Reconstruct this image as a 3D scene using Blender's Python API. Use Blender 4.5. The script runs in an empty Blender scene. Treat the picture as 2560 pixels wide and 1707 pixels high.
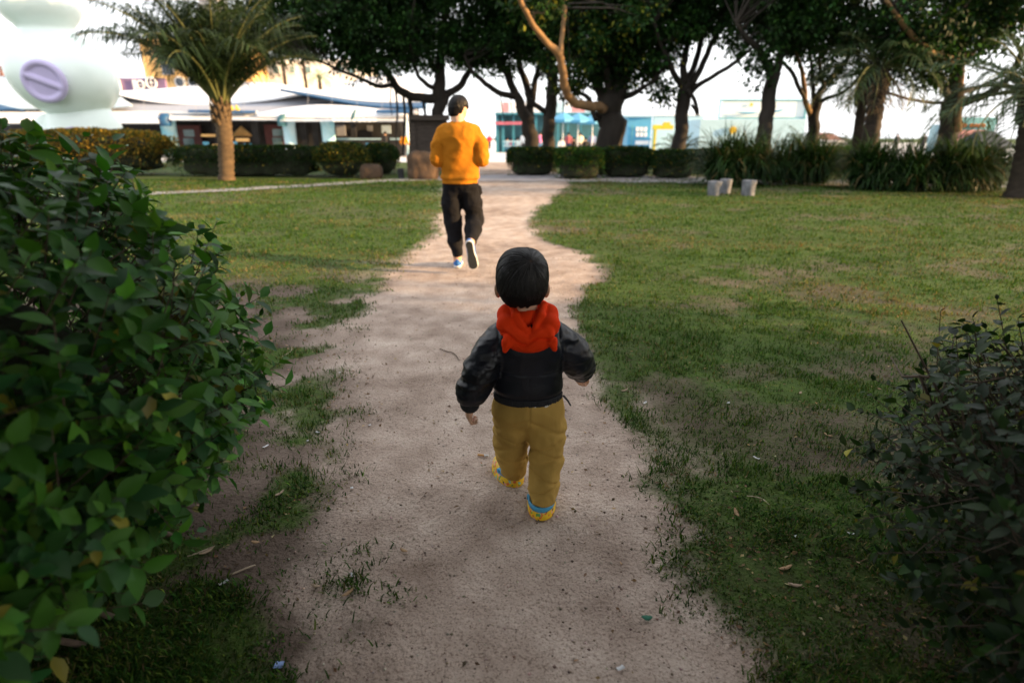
import bpy, math, random
import numpy as np
from mathutils import Vector, noise as mnoise

# ---------------------------------------------------------------- camera, sky, sun, exposure
SC = bpy.context.scene
COL = SC.collection
H, F, PITCH = 1.27, 1422.0, math.radians(19.66)
cd = bpy.data.cameras.new('camera'); cam = bpy.data.objects.new('camera', cd); COL.objects.link(cam)
cam.location = (0, 0, H); cam.rotation_euler = (math.pi / 2 - PITCH, 0, 0)
cd.sensor_width = 36.0; cd.lens = 20.0; cd.clip_start = 0.05; cd.clip_end = 3000
cd.dof.use_dof = True; cd.dof.focus_distance = 2.15; cd.dof.aperture_fstop = 1.75
SC.camera = cam

SUN_EL, SUN_AZ = math.radians(11.0), math.radians(101.0)      # azimuth clockwise from +Y
w = bpy.data.worlds.new('World'); SC.world = w; w.use_nodes = True
nt = w.node_tree; bg = nt.nodes['Background']
sky = nt.nodes.new('ShaderNodeTexSky'); sky.sky_type = 'NISHITA'; sky.sun_disc = False
sky.sun_elevation = SUN_EL; sky.sun_rotation = SUN_AZ; sky.air_density = 1.0; sky.dust_density = 3.0
veil = nt.nodes.new('ShaderNodeMix'); veil.data_type = 'RGBA'    # thin even high cloud whitening the sky
veil.inputs[0].default_value = 0.80
veil.inputs[7].default_value = (9.2, 9.3, 9.5, 1)
nt.links.new(sky.outputs[0], veil.inputs[6]); nt.links.new(veil.outputs[2], bg.inputs[0])
bg.inputs[1].default_value = 0.055

sd = bpy.data.lights.new('sun', 'SUN'); sun = bpy.data.objects.new('sun', sd); COL.objects.link(sun)
sd.energy = 3.8; sd.angle = math.radians(0.6); sd.color = (1.0, 0.64, 0.30)
SV = Vector((math.sin(SUN_AZ) * math.cos(SUN_EL), math.cos(SUN_AZ) * math.cos(SUN_EL), math.sin(SUN_EL)))
sun.rotation_euler = SV.to_track_quat('Z', 'Y').to_euler(); sun.location = (20, -8, 12)

SC.view_settings.view_transform = 'Standard'; SC.view_settings.look = 'None'
SC.view_settings.exposure = 2.0; SC.view_settings.gamma = 1.0
SC.cycles.max_bounces = 6; SC.cycles.transparent_max_bounces = 6
SC.cycles.use_denoising = True

random.seed(7); RNG = np.random.default_rng(7)
R = math.radians

# ---------------------------------------------------------------- helpers
def at(px, py, Y):
    """the point at ground distance Y seen along a direction of the photograph (2560 x 1707)"""
    u = (px - 1280) / F; v = (853.5 - py) / F
    dy = math.cos(PITCH) + v * math.sin(PITCH); dz = -math.sin(PITCH) + v * math.cos(PITCH)
    t = Y / dy
    return np.array((u * t, Y, H + dz * t))

def gp(px, py):
    u = (px - 1280) / F; v = (853.5 - py) / F
    dy = math.cos(PITCH) + v * math.sin(PITCH); dz = -math.sin(PITCH) + v * math.cos(PITCH)
    t = -H / dz
    return np.array((u * t, dy * t, 0.0))

def mpp(Y, z=1.27):
    return (Y * math.cos(PITCH) + (H - z) * math.sin(PITCH)) / F

ORG = {}
def empty(name, loc, label=None, cat=None, group=None):
    o = bpy.data.objects.new(name, None); COL.objects.link(o); o.location = loc
    o.empty_display_size = 0.1
    ORG[o.name] = np.array(loc, dtype=float)
    tag(o, label, cat, group); return o

def tag(o, label=None, cat=None, group=None, kind=None):
    if label: o['label'] = label
    if cat: o['category'] = cat
    if group: o['group'] = group
    if kind: o['kind'] = kind
    return o

def mk(name, V, Fc, mat, parent=None, smooth=False, cols=None):
    """one mesh object from world-space vertices; Fc a list of faces or an (n,k) array"""
    V = np.asarray(V, dtype=np.float32)
    if parent is not None: V = V - ORG[parent.name].astype(np.float32)
    me = bpy.data.meshes.new(name)
    if isinstance(Fc, np.ndarray):
        n, k = Fc.shape
        me.vertices.add(len(V)); me.vertices.foreach_set('co', V.ravel())
        me.loops.add(n * k); me.loops.foreach_set('vertex_index', Fc.astype(np.int32).ravel())
        me.polygons.add(n)
        me.polygons.foreach_set('loop_start', np.arange(0, n * k, k, dtype=np.int32))
        me.polygons.foreach_set('loop_total', np.full(n, k, dtype=np.int32))
        me.update(calc_edges=True)
    else:
        me.from_pydata(V.tolist(), [], Fc); me.update()
    if smooth: me.polygons.foreach_set('use_smooth', np.ones(len(me.polygons), dtype=bool))
    if cols is not None:
        a = me.attributes.new('col', 'FLOAT_COLOR', 'POINT')
        c = np.ones((len(V), 4), dtype=np.float32); c[:, :3] = cols
        a.data.foreach_set('color', c.ravel())
    if mat: me.materials.append(mat)
    o = bpy.data.objects.new(name, me); COL.objects.link(o)
    if parent is not None:
        o.parent = parent; ORG[o.name] = ORG[parent.name]
    else:
        ORG[o.name] = np.zeros(3)
    return o

class MB:
    def __init__(s): s.V = []; s.F = []
    def add(s, V, Fc):
        b = len(s.V); s.V += [tuple(float(c) for c in v) for v in V]; s.F += [tuple(int(i) + b for i in f) for f in Fc]; return s
    def box(s, c, d, rz=0.0, bev=0.0):
        hx, hy, hz = d[0] / 2, d[1] / 2, d[2] / 2
        if bev <= 0:
            P = [(x, y, z) for z in (-hz, hz) for x, y in ((-hx, -hy), (hx, -hy), (hx, hy), (-hx, hy))]
            Fc = [(3, 2, 1, 0), (4, 5, 6, 7), (0, 1, 5, 4), (1, 2, 6, 5), (2, 3, 7, 6), (3, 0, 4, 7)]
        else:
            b = min(bev, hx * .9, hy * .9, hz * .9); P = []
            for z, e in ((-hz, b), (-hz + b, 0), (hz - b, 0), (hz, b)):
                ix, iy = hx - e, hy - e; q = b
                P += [(-ix + q, -iy, z), (ix - q, -iy, z), (ix, -iy + q, z), (ix, iy - q, z), (ix - q, iy, z), (-ix + q, iy, z), (-ix, iy - q, z), (-ix, -iy + q, z)]
            Fc = [tuple(range(7, -1, -1)), tuple(range(24, 32))]
            for k in range(3):
                for i in range(8):
                    j = (i + 1) % 8; Fc.append((k * 8 + i, k * 8 + j, k * 8 + 8 + j, k * 8 + 8 + i))
        cs, sn = math.cos(rz), math.sin(rz)
        return s.add([(c[0] + x * cs - y * sn, c[1] + x * sn + y * cs, c[2] + z) for x, y, z in P], Fc)
    def tube(s, pts, rad, seg=8, cap=True, jit=0.0):
        V, Fc = tube(pts, rad, seg, cap, jit); return s.add(V, Fc)
    def build(s, name, mat, parent=None, smooth=False): return mk(name, s.V, s.F, mat, parent, smooth)

def tube(pts, rad, seg=8, cap=True, jit=0.0):
    pts = [np.asarray(p, float) for p in pts]; n = len(pts)
    if np.isscalar(rad): rad = [rad] * n
    V = []; Fc = []; up = np.array((0.31, 0.9, 0.1)); ref = None
    for i in range(n):
        t = pts[min(i + 1, n - 1)] - pts[max(i - 1, 0)]; t = t / (np.linalg.norm(t) + 1e-9)
        if ref is None:
            ref = np.cross(t, up); ref /= np.linalg.norm(ref) + 1e-9
        ref = ref - t * ref.dot(t); ref /= np.linalg.norm(ref) + 1e-9
        b = np.cross(t, ref)
        for k in range(seg):
            a = 2 * math.pi * k / seg; r = rad[i] * (1 + (random.uniform(-jit, jit) if jit else 0))
            V.append(pts[i] + ref * math.cos(a) * r + b * math.sin(a) * r)
    for i in range(n - 1):
        for k in range(seg):
            j = (k + 1) % seg; Fc.append((i * seg + k, i * seg + j, (i + 1) * seg + j, (i + 1) * seg + k))
    if cap: Fc.append(tuple(range(seg - 1, -1, -1))); Fc.append(tuple(range((n - 1) * seg, n * seg)))
    return V, Fc

def spline(pts, m=6):
    """Catmull-Rom through points with any number of channels"""
    P = [np.asarray(p, float) for p in pts]
    P = [2 * P[0] - P[1]] + P + [2 * P[-1] - P[-2]]; out = []
    for i in range(1, len(P) - 2):
        for k in range(m):
            t = k / m; a, b, c, d = P[i - 1], P[i], P[i + 1], P[i + 2]
            out.append(.5 * ((2 * b) + (-a + c) * t + (2 * a - 5 * b + 4 * c - d) * t * t + (-a + 3 * b - 3 * c + d) * t ** 3))
    out.append(P[-2]); return out

# value noise, vectorised
_T = RNG.random((64, 64, 64)).astype(np.float32)
def vnoise(x, y, z=0.0, seed=0):
    x = np.asarray(x, np.float32) + seed * 7.3; y = np.asarray(y, np.float32) + seed * 3.1; z = np.asarray(z, np.float32) + seed * 1.7 + 0 * x
    xi = np.floor(x).astype(int); yi = np.floor(y).astype(int); zi = np.floor(z).astype(int)
    fx = x - xi; fy = y - yi; fz = z - zi
    fx = fx * fx * (3 - 2 * fx); fy = fy * fy * (3 - 2 * fy); fz = fz * fz * (3 - 2 * fz)
    g = lambda a, b, c: _T[(xi + a) & 63, (yi + b) & 63, (zi + c) & 63]
    l = lambda a, b, t: a + (b - a) * t
    return l(l(l(g(0, 0, 0), g(1, 0, 0), fx), l(g(0, 1, 0), g(1, 1, 0), fx), fy), l(l(g(0, 0, 1), g(1, 0, 1), fx), l(g(0, 1, 1), g(1, 1, 1), fx), fy), fz)
def fbm(x, y, z=0.0, o=4, seed=0):
    s = 0; a = .5; f = 1.0
    for i in range(o): s = s + a * vnoise(np.asarray(x) * f, np.asarray(y) * f, np.asarray(z) * f, seed + i); a *= .5; f *= 2.03
    return s / (1 - .5 ** o)
def sstep(a, b, x): t = np.clip((x - a) / (b - a), 0, 1); return t * t * (3 - 2 * t)

# ---------------------------------------------------------------- signed distance modelling (bodies, cloth, boulders)
def sd_cap(P, a, b, ra, rb):
    a = np.asarray(a, np.float32); b = np.asarray(b, np.float32); ab = b - a
    t = np.clip(((P - a) @ ab) / (ab @ ab + 1e-9), 0, 1)
    return np.linalg.norm(P - a - t[..., None] * ab, axis=-1) - (ra + (rb - ra) * t)
def rotm(rx=0, ry=0, rz=0):
    cx, sx, cy, sy, cz, sz = math.cos(rx), math.sin(rx), math.cos(ry), math.sin(ry), math.cos(rz), math.sin(rz)
    return np.array([[cz, -sz, 0], [sz, cz, 0], [0, 0, 1]]) @ np.array([[cy, 0, sy], [0, 1, 0], [-sy, 0, cy]]) @ np.array([[1, 0, 0], [0, cx, -sx], [0, sx, cx]])
def sd_ell(P, c, r, M=None):
    q = P - np.asarray(c, np.float32)
    if M is not None: q = q @ M.astype(np.float32)
    r = np.asarray(r, np.float32)
    k0 = np.linalg.norm(q / r, axis=-1); k1 = np.linalg.norm(q / (r * r), axis=-1)
    return k0 * (k0 - 1) / (k1 + 1e-9)
def sd_box(P, c, h, rr, M=None):
    q = P - np.asarray(c, np.float32)
    if M is not None: q = q @ M.astype(np.float32)
    q = np.abs(q) - (np.asarray(h, np.float32) - rr)
    return np.linalg.norm(np.maximum(q, 0), axis=-1) + np.minimum(q.max(-1), 0) - rr
def smin(a, b, k):
    h = np.clip(.5 + .5 * (b - a) / k, 0, 1); return b + (a - b) * h - k * h * (1 - h)
def smax(a, b, k): return -smin(-a, -b, k)
def chain(P, pts, k=.02, d=None):
    """pts: (x,y,z,r) joints"""
    for a, b in zip(pts[:-1], pts[1:]):
        e = sd_cap(P, a[:3], b[:3], a[3], b[3]); d = e if d is None else smin(d, e, k)
    return d

def surface_net(fn, lo, hi, vox):
    lo = np.asarray(lo, np.float32); hi = np.asarray(hi, np.float32)
    n = np.ceil((hi - lo) / vox).astype(int) + 1
    ax = [lo[i] + vox * np.arange(n[i], dtype=np.float32) for i in range(3)]
    P = np.stack(np.meshgrid(*ax, indexing='ij'), -1)
    D = fn(P).astype(np.float32)
    D[0] = np.maximum(D[0], 1e-4); D[-1] = np.maximum(D[-1], 1e-4); D[:, 0] = np.maximum(D[:, 0], 1e-4); D[:, -1] = np.maximum(D[:, -1], 1e-4); D[:, :, 0] = np.maximum(D[:, :, 0], 1e-4); D[:, :, -1] = np.maximum(D[:, :, -1], 1e-4)
    ins = D < 0; m = n - 1
    acc = np.zeros((*m, 3), np.float32); cnt = np.zeros(m, np.float32)
    for axis in range(3):
        s0 = [slice(None)] * 3; s1 = [slice(None)] * 3; s0[axis] = slice(0, -1); s1[axis] = slice(1, None)
        a, b = D[tuple(s0)], D[tuple(s1)]; cr = (a < 0) != (b < 0)
        t = np.where(cr, a / np.where(cr, a - b, 1), 0)
        o1, o2 = [i for i in range(3) if i != axis]
        for d1 in (0, 1):
            for d2 in (0, 1):
                sl = [None] * 3; sl[axis] = slice(0, m[axis]); sl[o1] = slice(d1, d1 + m[o1]); sl[o2] = slice(d2, d2 + m[o2])
                c = cr[tuple(sl)]; tt = t[tuple(sl)]
                acc[..., axis] += np.where(c, tt, 0); acc[..., o1] += c * d1; acc[..., o2] += c * d2; cnt += c
    act = cnt > 0; idx = -np.ones(m, np.int64); idx[act] = np.arange(act.sum())
    cell = np.stack(np.nonzero(act), -1).astype(np.float32)
    V = lo + vox * (cell + acc[act] / cnt[act][:, None])
    quads = []
    for axis in range(3):
        s0 = [slice(None)] * 3; s1 = [slice(None)] * 3; s0[axis] = slice(0, -1); s1[axis] = slice(1, None)
        a, b = ins[tuple(s0)], ins[tuple(s1)]
        o1, o2 = [(1, 2), (2, 0), (0, 1)][axis]
        I = np.stack(np.nonzero(a != b), -1)
        I = I[(I[:, o1] > 0) & (I[:, o2] > 0) & (I[:, o1] < m[o1]) & (I[:, o2] < m[o2])]
        flip = b[tuple(I.T)]
        def g(d1, d2):
            J = I.copy(); J[:, o1] -= d1; J[:, o2] -= d2; return idx[tuple(J.T)]
        q = np.stack([g(1, 1), g(0, 1), g(0, 0), g(1, 0)], -1)
        q[flip] = q[flip][:, ::-1]; quads.append(q)
    return V, np.concatenate(quads)

def organic(name, fn, lo, hi, vox, mat, parent):
    V, Q = surface_net(fn, lo, hi, vox)
    return mk(name, V + ORG[parent.name], Q, mat, parent, smooth=True)

# ---------------------------------------------------------------- materials
def nodes(name):
    m = bpy.data.materials.new(name); m.use_nodes = True
    return m, m.node_tree, m.node_tree.nodes['Principled BSDF']
def ramp(t, stops):
    r = t.nodes.new('ShaderNodeValToRGB'); e = r.color_ramp.elements
    while len(e) < len(stops): e.new(.5)
    for k, (p, c) in enumerate(stops): e[k].position = p; e[k].color = (*c, 1) if len(c) == 3 else c
    return r
def noise_tex(t, scale, detail=4, co='Object', vec=(1, 1, 1), rough=.55):
    tc = t.nodes.new('ShaderNodeTexCoord'); mp = t.nodes.new('ShaderNodeMapping'); mp.inputs['Scale'].default_value = vec
    n = t.nodes.new('ShaderNodeTexNoise'); n.inputs['Scale'].default_value = scale; n.inputs['Detail'].default_value = detail; n.inputs['Roughness'].default_value = rough
    t.links.new(tc.outputs[co], mp.inputs[0]); t.links.new(mp.outputs[0], n.inputs['Vector']); return n
def bump(t, b, src, strength=.3, dist=.01):
    bp = t.nodes.new('ShaderNodeBump'); bp.inputs['Strength'].default_value = strength; bp.inputs['Distance'].default_value = dist
    t.links.new(src, bp.inputs['Height']); t.links.new(bp.outputs[0], b.inputs['Normal']); return bp
def mat(name, c, rough=.6, var=.18, scale=6.0, bmp=.15, bscale=None, bdist=.01, metal=0.0, spec=.4, vec=(1, 1, 1), sheen=0.0, coat=0.0, c2=None):
    m, t, b = nodes(name)
    n = noise_tex(t, scale, 5, vec=vec)
    lo = tuple(x * (1 - var) for x in c) if c2 is None else c2; hi = tuple(min(1, x * (1 + var)) for x in c) if c2 is None else c
    r = ramp(t, [(.3, lo), (.7, hi)]); t.links.new(n.outputs['Fac'], r.inputs[0]); t.links.new(r.outputs[0], b.inputs['Base Color'])
    b.inputs['Roughness'].default_value = rough; b.inputs['Metallic'].default_value = metal; b.inputs['Specular IOR Level'].default_value = spec
    if sheen: b.inputs['Sheen Weight'].default_value = sheen
    if coat: b.inputs['Coat Weight'].default_value = coat; b.inputs['Coat Roughness'].default_value = .25
    if bmp:
        n2 = noise_tex(t, bscale or scale * 4, 4, vec=vec); bump(t, b, n2.outputs['Fac'], bmp, bdist)
    return m
def leafmat(name, rough=.45, trans=.25, spec=.35):
    """per-leaf colour from the attribute 'col', with some light let through"""
    m, t, b = nodes(name); a = t.nodes.new('ShaderNodeAttribute'); a.attribute_name = 'col'
    t.links.new(a.outputs['Color'], b.inputs['Base Color']); b.inputs['Roughness'].default_value = rough; b.inputs['Specular IOR Level'].default_value = spec
    tr = t.nodes.new('ShaderNodeBsdfTranslucent'); mx = t.nodes.new('ShaderNodeMixShader'); mx.inputs[0].default_value = trans
    g = t.nodes.new('ShaderNodeMix'); g.data_type = 'RGBA'; g.blend_type = 'MULTIPLY'; g.inputs[0].default_value = 1; g.inputs[7].default_value = (1.5, 1.35, .7, 1)
    t.links.new(a.outputs['Color'], g.inputs[6]); t.links.new(g.outputs[2], tr.inputs[0])
    t.links.new(b.outputs[0], mx.inputs[1]); t.links.new(tr.outputs[0], mx.inputs[2])
    t.links.new(mx.outputs[0], t.nodes['Material Output'].inputs[0]); return m
def emit_mat(name, c, s):
    m, t, b = nodes(name); b.inputs['Base Color'].default_value = (*c, 1); b.inputs['Emission Color'].default_value = (*c, 1); b.inputs['Emission Strength'].default_value = s; return m

M = {}
M['leaf'] = leafmat('leaf', .5, .22, .22)
M['tree_leaf'] = leafmat('tree_leaf', .6, .22, .15)
M['grass'] = leafmat('grass_blade', .7, .25, .08)
M['palm_leaf'] = leafmat('palm_leaf', .5, .15, .25)
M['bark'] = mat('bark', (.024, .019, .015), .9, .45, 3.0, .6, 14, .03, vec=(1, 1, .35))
M['bark_light'] = mat('bark_light', (.20, .115, .050), .85, .35, 3.0, .5, 16, .02, vec=(1, 1, .4))  # lit copy of bark: sunlight on some limbs put into the colour
M['palm_bark_dark'] = mat('palm_bark_dark', (.035, .026, .019), .9, .45, 4.0, .7, 12, .03, vec=(1, 1, 2.5))  # shaded copy of the palm bark, shade put into the colour
M['palm_bark'] = mat('palm_bark', (.085, .056, .030), .9, .45, 4.0, .7, 12, .03, vec=(1, 1, 2.5))  # lit copy for the lawn palm, golden sun put into the trunk colour
M['twig'] = mat('twig', (.07, .05, .035), .9, .35, 30, .3, 80, .003)
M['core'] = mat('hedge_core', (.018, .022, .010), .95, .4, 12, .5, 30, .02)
M['stone'] = mat('grey_stone', (.15, .155, .17), .85, .35, 7, .6, 25, .02)
M['boulder'] = mat('brown_boulder', (.070, .042, .024), .9, .35, 3, .7, 9, .04)
M['white_paint'] = mat('white_paint', (.78, .79, .80), .55, .06, 2, .05)
M['white_roof'] = mat('white_roof', (.80, .80, .82), .5, .05, 1.5, .04)
M['grey_roof'] = mat('grey_roof', (.30, .31, .35), .6, .08, 2, .05)
M['blue_roof'] = mat('blue_roof', (.010, .065, .16), .5, .12, 2, .05)
M['pale_blue_roof'] = mat('pale_blue_roof', (.42, .53, .62), .55, .08, 2, .05)
M['column_blue'] = mat('column_blue', (.10, .42, .60), .5, .0, 1.1, .05, c2=(.50, .72, .80))
M['column_white'] = mat('column_white', (.62, .74, .82), .5, .0, .8, .05, c2=(.26, .55, .70))
M['teal'] = mat('teal_paint', (.04, .20, .27), .5, .15, 2, .05)
M['teal_dark'] = mat('teal_dark', (.035, .12, .15), .5, .25, 2, .05)
M['dark'] = mat('dark_interior', (.022, .022, .024), .8, .4, 1.5, .1)
M['dark_wood'] = mat('dark_wood', (.055, .042, .034), .85, .35, 3, .4, 20, .01, vec=(1, 1, 6))
M['red_door'] = mat('red_door_paint', (.11, .028, .028), .5, .2, 3, .1)
M['pane'] = mat('window_glass', (.16, .27, .29), .12, .2, 2, .0, spec=.6)
M['dark_glass'] = mat('dark_glass', (.03, .045, .07), .08, .3, 1, .0, spec=.7)
M['yellow'] = mat('yellow_paint', (.66, .44, .03), .5, .08, 3, .05)
M['yellow_wall'] = mat('yellow_wall', (.78, .50, .20), .7, .08, 1.5, .1)
M['purple_board'] = mat('purple_board', (.22, .14, .24), .6, .3, 1.2, .05)
M['light_blue'] = mat('light_blue_wall', (.38, .56, .66), .55, .06, .8, .05)
M['bright_blue'] = mat('bright_blue_paint', (.09, .34, .54), .5, .1, 1.5, .05)
M['frame_teal'] = mat('frame_teal', (.12, .36, .42), .5, .1, 3, .05)
M['pink'] = mat('pink_panel', (.55, .26, .28), .6, .12, 2, .05)
M['red'] = mat('red_paint', (.46, .12, .17), .5, .15, 2, .05)
M['orange_sign'] = mat('orange_sign', (.75, .30, .08), .5, .1, 3, .03)
M['mint'] = mat('mint_gloss', (.80, .90, .865), .32, .03, 1.0, .03, coat=.3)
M['lilac'] = mat('lilac_gloss', (.52, .46, .72), .35, .05, 1.0, .04, coat=.2)
M['hut'] = mat('hut_roof', (.035, .045, .055), .8, .3, 4, .3)
M['brown_roof'] = mat('brown_roof', (.20, .09, .06), .8, .25, 3, .2)
M['pale_path'] = mat('grey_paving', (.30, .285, .30), .9, .25, 2.2, .4, 30, .006)
M['plaza'] = mat('plaza_paving', (.66, .65, .63), .8, .08, .6, .1)
# ---------------------------------------------------------------- the ground
PL = [(780, 1707), (880, 1500), (890, 1300), (945, 1100), (965, 1000), (930, 900), (950, 800), (1000, 700), (1060, 660), (1085, 620), (1118, 570), (1130, 500), (1120, 462)]
PR = [(1830, 1707), (1740, 1500), (1680, 1300), (1640, 1150), (1570, 1050), (1490, 950), (1450, 850), (1440, 780), (1465, 700), (1500, 665), (1450, 640), (1345, 600), (1305, 570), (1325, 540), (1365, 510), (1390, 480), (1420, 462)]
def edge(pts):
    g = np.array([gp(*p) for p in pts]); o = np.argsort(g[:, 1]); g = g[o]
    y = np.concatenate([[-4], g[:, 1], [40]]); x = np.concatenate([[g[0, 0]], g[:, 0], [g[-1, 0]]]); return y, x
EL, ER = edge(PL), edge(PR)
def cov(x, y):
    """how much of the ground is under grass"""
    xl = np.interp(y, *EL); xr = np.interp(y, *ER)
    n1 = fbm(x * 1.3, y * 1.3, seed=1) - .5; n2 = fbm(x * 4.5, y * 4.5, seed=5) - .5; n3 = fbm(x * .55, y * .8, seed=9); n4 = fbm(x * 2.4, y * 3.2, seed=13)
    dr = x - xr; dl = xl - x
    r = sstep(-.05, .16, dr + n1 * .45 + n2 * .36)
    r = r * (.44 + .56 * sstep(.35, .53, n3 * .55 + n4 * .45)) * (.7 + .3 * sstep(.34, .5, fbm(x * 7, y * 7, seed=21)))
    far = sstep(4.6, 6.6, y + n1 * 2.0)
    lf = sstep(-.05, .35, dl + n1 * .5 + n2 * .3) * (.55 + .45 * sstep(.36, .54, n3))
    ln = sstep(-.06, .30, dl + n1 * .7 + n2 * .4) * (.05 + .95 * sstep(.465, .61, n4 * .72 + fbm(x * 6, y * 6, seed=31) * .28 + .07 * sstep(1.9, 1.1, y)))
    l = lf * far + ln * (1 - far)
    return np.clip(np.where(dr > dl, r, l), 0, 1)

def ground_material():
    m, t, b = nodes('ground_soil')
    a = t.nodes.new('ShaderNodeAttribute'); a.attribute_name = 'grass_cover'
    big = noise_tex(t, .8, 5); mid = noise_tex(t, 5.0, 6); fine = noise_tex(t, 60, 4); speck = noise_tex(t, 150, 2)
    d = ramp(t, [(.35, (.240, .178, .142)), (.50, (.405, .322, .268)), (.64, (.55, .458, .392))])
    mixn = t.nodes.new('ShaderNodeMath'); mixn.operation = 'MULTIPLY_ADD'; mixn.inputs[1].default_value = .5
    t.links.new(mid.outputs[0], mixn.inputs[0])
    h = t.nodes.new('ShaderNodeMath'); h.operation = 'MULTIPLY'; h.inputs[1].default_value = .5; t.links.new(big.outputs[0], h.inputs[0]); t.links.new(h.outputs[0], mixn.inputs[2])
    t.links.new(mixn.outputs[0], d.inputs[0])
    sp = ramp(t, [(.34, (.45, .40, .37)), (.48, (1, 1, 1)), (.66, (1.0, 1.0, 1.0)), (.78, (1.25, 1.22, 1.2))]); t.links.new(speck.outputs[0], sp.inputs[0])
    ml = t.nodes.new('ShaderNodeMix'); ml.data_type = 'RGBA'; ml.blend_type = 'MULTIPLY'; ml.inputs[0].default_value = .75
    t.links.new(d.outputs[0], ml.inputs[6]); t.links.new(sp.outputs[0], ml.inputs[7])
    wr = t.nodes.new('ShaderNodeAttribute'); wr.attribute_name = 'wear'
    soil = ramp(t, [(.3, (.060, .043, .033)), (.55, (.125, .092, .073)), (.75, (.20, .152, .124))]); t.links.new(mixn.outputs[0], soil.inputs[0])
    ml2 = t.nodes.new('ShaderNodeMix'); ml2.data_type = 'RGBA'; t.links.new(wr.outputs['Fac'], ml2.inputs[0]); t.links.new(soil.outputs[0], ml2.inputs[6]); t.links.new(ml.outputs[2], ml2.inputs[7]); ml = ml2
    gfine = noise_tex(t, 22, 6); gbig = noise_tex(t, 1.1, 4)
    g = ramp(t, [(.28, (.030, .026, .010)), (.45, (.040, .070, .012)), (.6, (.055, .105, .014)), (.75, (.13, .13, .025))])
    ga = t.nodes.new('ShaderNodeMath'); ga.operation = 'MULTIPLY_ADD'; ga.inputs[1].default_value = .6
    gh = t.nodes.new('ShaderNodeMath'); gh.operation = 'MULTIPLY'; gh.inputs[1].default_value = .4; t.links.new(gbig.outputs[0], gh.inputs[0])
    t.links.new(gfine.outputs[0], ga.inputs[0]); t.links.new(gh.outputs[0], ga.inputs[2]); t.links.new(ga.outputs[0], g.inputs[0])
    # cover broken up by fine noise
    br = t.nodes.new('ShaderNodeMath'); br.operation = 'MULTIPLY_ADD'; br.inputs[1].default_value = .7; br.inputs[2].default_value = -.35; t.links.new(fine.outputs[0], br.inputs[0])
    ad = t.nodes.new('ShaderNodeMath'); ad.operation = 'ADD'; t.links.new(a.outputs['Fac'], ad.inputs[0]); t.links.new(br.outputs[0], ad.inputs[1])
    rr = ramp(t, [(.22, (0, 0, 0)), (.75, (.9, .9, .9))]); t.links.new(ad.outputs[0], rr.inputs[0])
    mx = t.nodes.new('ShaderNodeMix'); mx.data_type = 'RGBA'; t.links.new(rr.outputs[0], mx.inputs[0]); t.links.new(ml.outputs[2], mx.inputs[6]); t.links.new(g.outputs[0], mx.inputs[7])
    t.links.new(mx.outputs[2], b.inputs['Base Color']); b.inputs['Roughness'].default_value = .95; b.inputs['Specular IOR Level'].default_value = .15
    bs = t.nodes.new('ShaderNodeMath'); bs.operation = 'ADD'; t.links.new(fine.outputs[0], bs.inputs[0]); t.links.new(mid.outputs[0], bs.inputs[1]); bump(t, b, bs.outputs[0], .7, .018); return m
M['ground'] = ground_material()

ys = np.concatenate([np.arange(-2.2, 4.5, .03), np.arange(4.5, 12, .07), np.arange(12, 34.6, .2)])
us = np.linspace(-1, 1, 225); us = np.sign(us) * np.abs(us) ** 1.15
YY, UU = np.meshgrid(ys, us, indexing='ij'); XX = UU * (3.2 + 1.05 * np.maximum(YY, 0))
CV = cov(XX, YY)
ZZ = (fbm(XX * 1.2, YY * 1.2, seed=3) - .5) * .03 + (fbm(XX * 9, YY * 9, seed=4) - .5) * .016 + (vnoise(XX * 19, YY * 19, seed=8) - .5) * .006 + CV * .006
ZZ = ZZ * (1 - sstep(14, 20, YY)) - .0
GV = np.stack([XX, YY, ZZ], -1).reshape(-1, 3); ny, nx = XX.shape
ii = np.arange(ny * nx).reshape(ny, nx)
GQ = np.stack([ii[:-1, :-1], ii[:-1, 1:], ii[1:, 1:], ii[1:, :-1]], -1).reshape(-1, 4)
fc = GV[GQ].mean(1); xl = np.interp(fc[:, 1], *EL); xr = np.interp(fc[:, 1], *ER)
onp = (fc[:, 0] > xl - .12) & (fc[:, 0] < xr + .05) & (CV.reshape(-1)[GQ].mean(1) < .35) & (fc[:, 1] < 17.6)
def sheet(name, sel, label):
    q = GQ[sel]; u, inv = np.unique(q, return_inverse=True)
    o = mk(name, GV[u], inv.reshape(-1, 4), M['ground'], None, True); tag(o, label, kind='structure')
    a = o.data.attributes.new('grass_cover', 'FLOAT', 'POINT'); a.data.foreach_set('value', CV.reshape(-1)[u].astype(np.float32)); return o
sheet('lawn', ~onp, 'patchy lawn with bare soil on both sides of the path')
sheet('dirt_path', onp, 'bare sandy path worn through the lawn')
g0 = mk('ground', [(-900, -60, -.05), (900, -60, -.05), (900, 1800, -.05), (-900, 1800, -.05)], [(0, 1, 2, 3)], M['ground']); tag(g0, 'open ground reaching to the horizon', kind='structure')
a = g0.data.attributes.new('grass_cover', 'FLOAT', 'POINT'); a.data.foreach_set('value', np.full(4, .8, np.float32))
def wear(x, y):
    xl = np.interp(y, *EL); xr = np.interp(y, *ER); d = np.maximum(x - xr, xl - x); n = (fbm(x * 1.6, y * 1.6, seed=17) - .5) * 1.1 + (fbm(x * 6, y * 6, seed=18) - .5) * .5
    return sstep(np.where(xl - x > x - xr, .14 + .66 * sstep(1.1, 2.4, y), .30), -.05, d + n * np.where(xl - x > x - xr, .9, .5))
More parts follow.
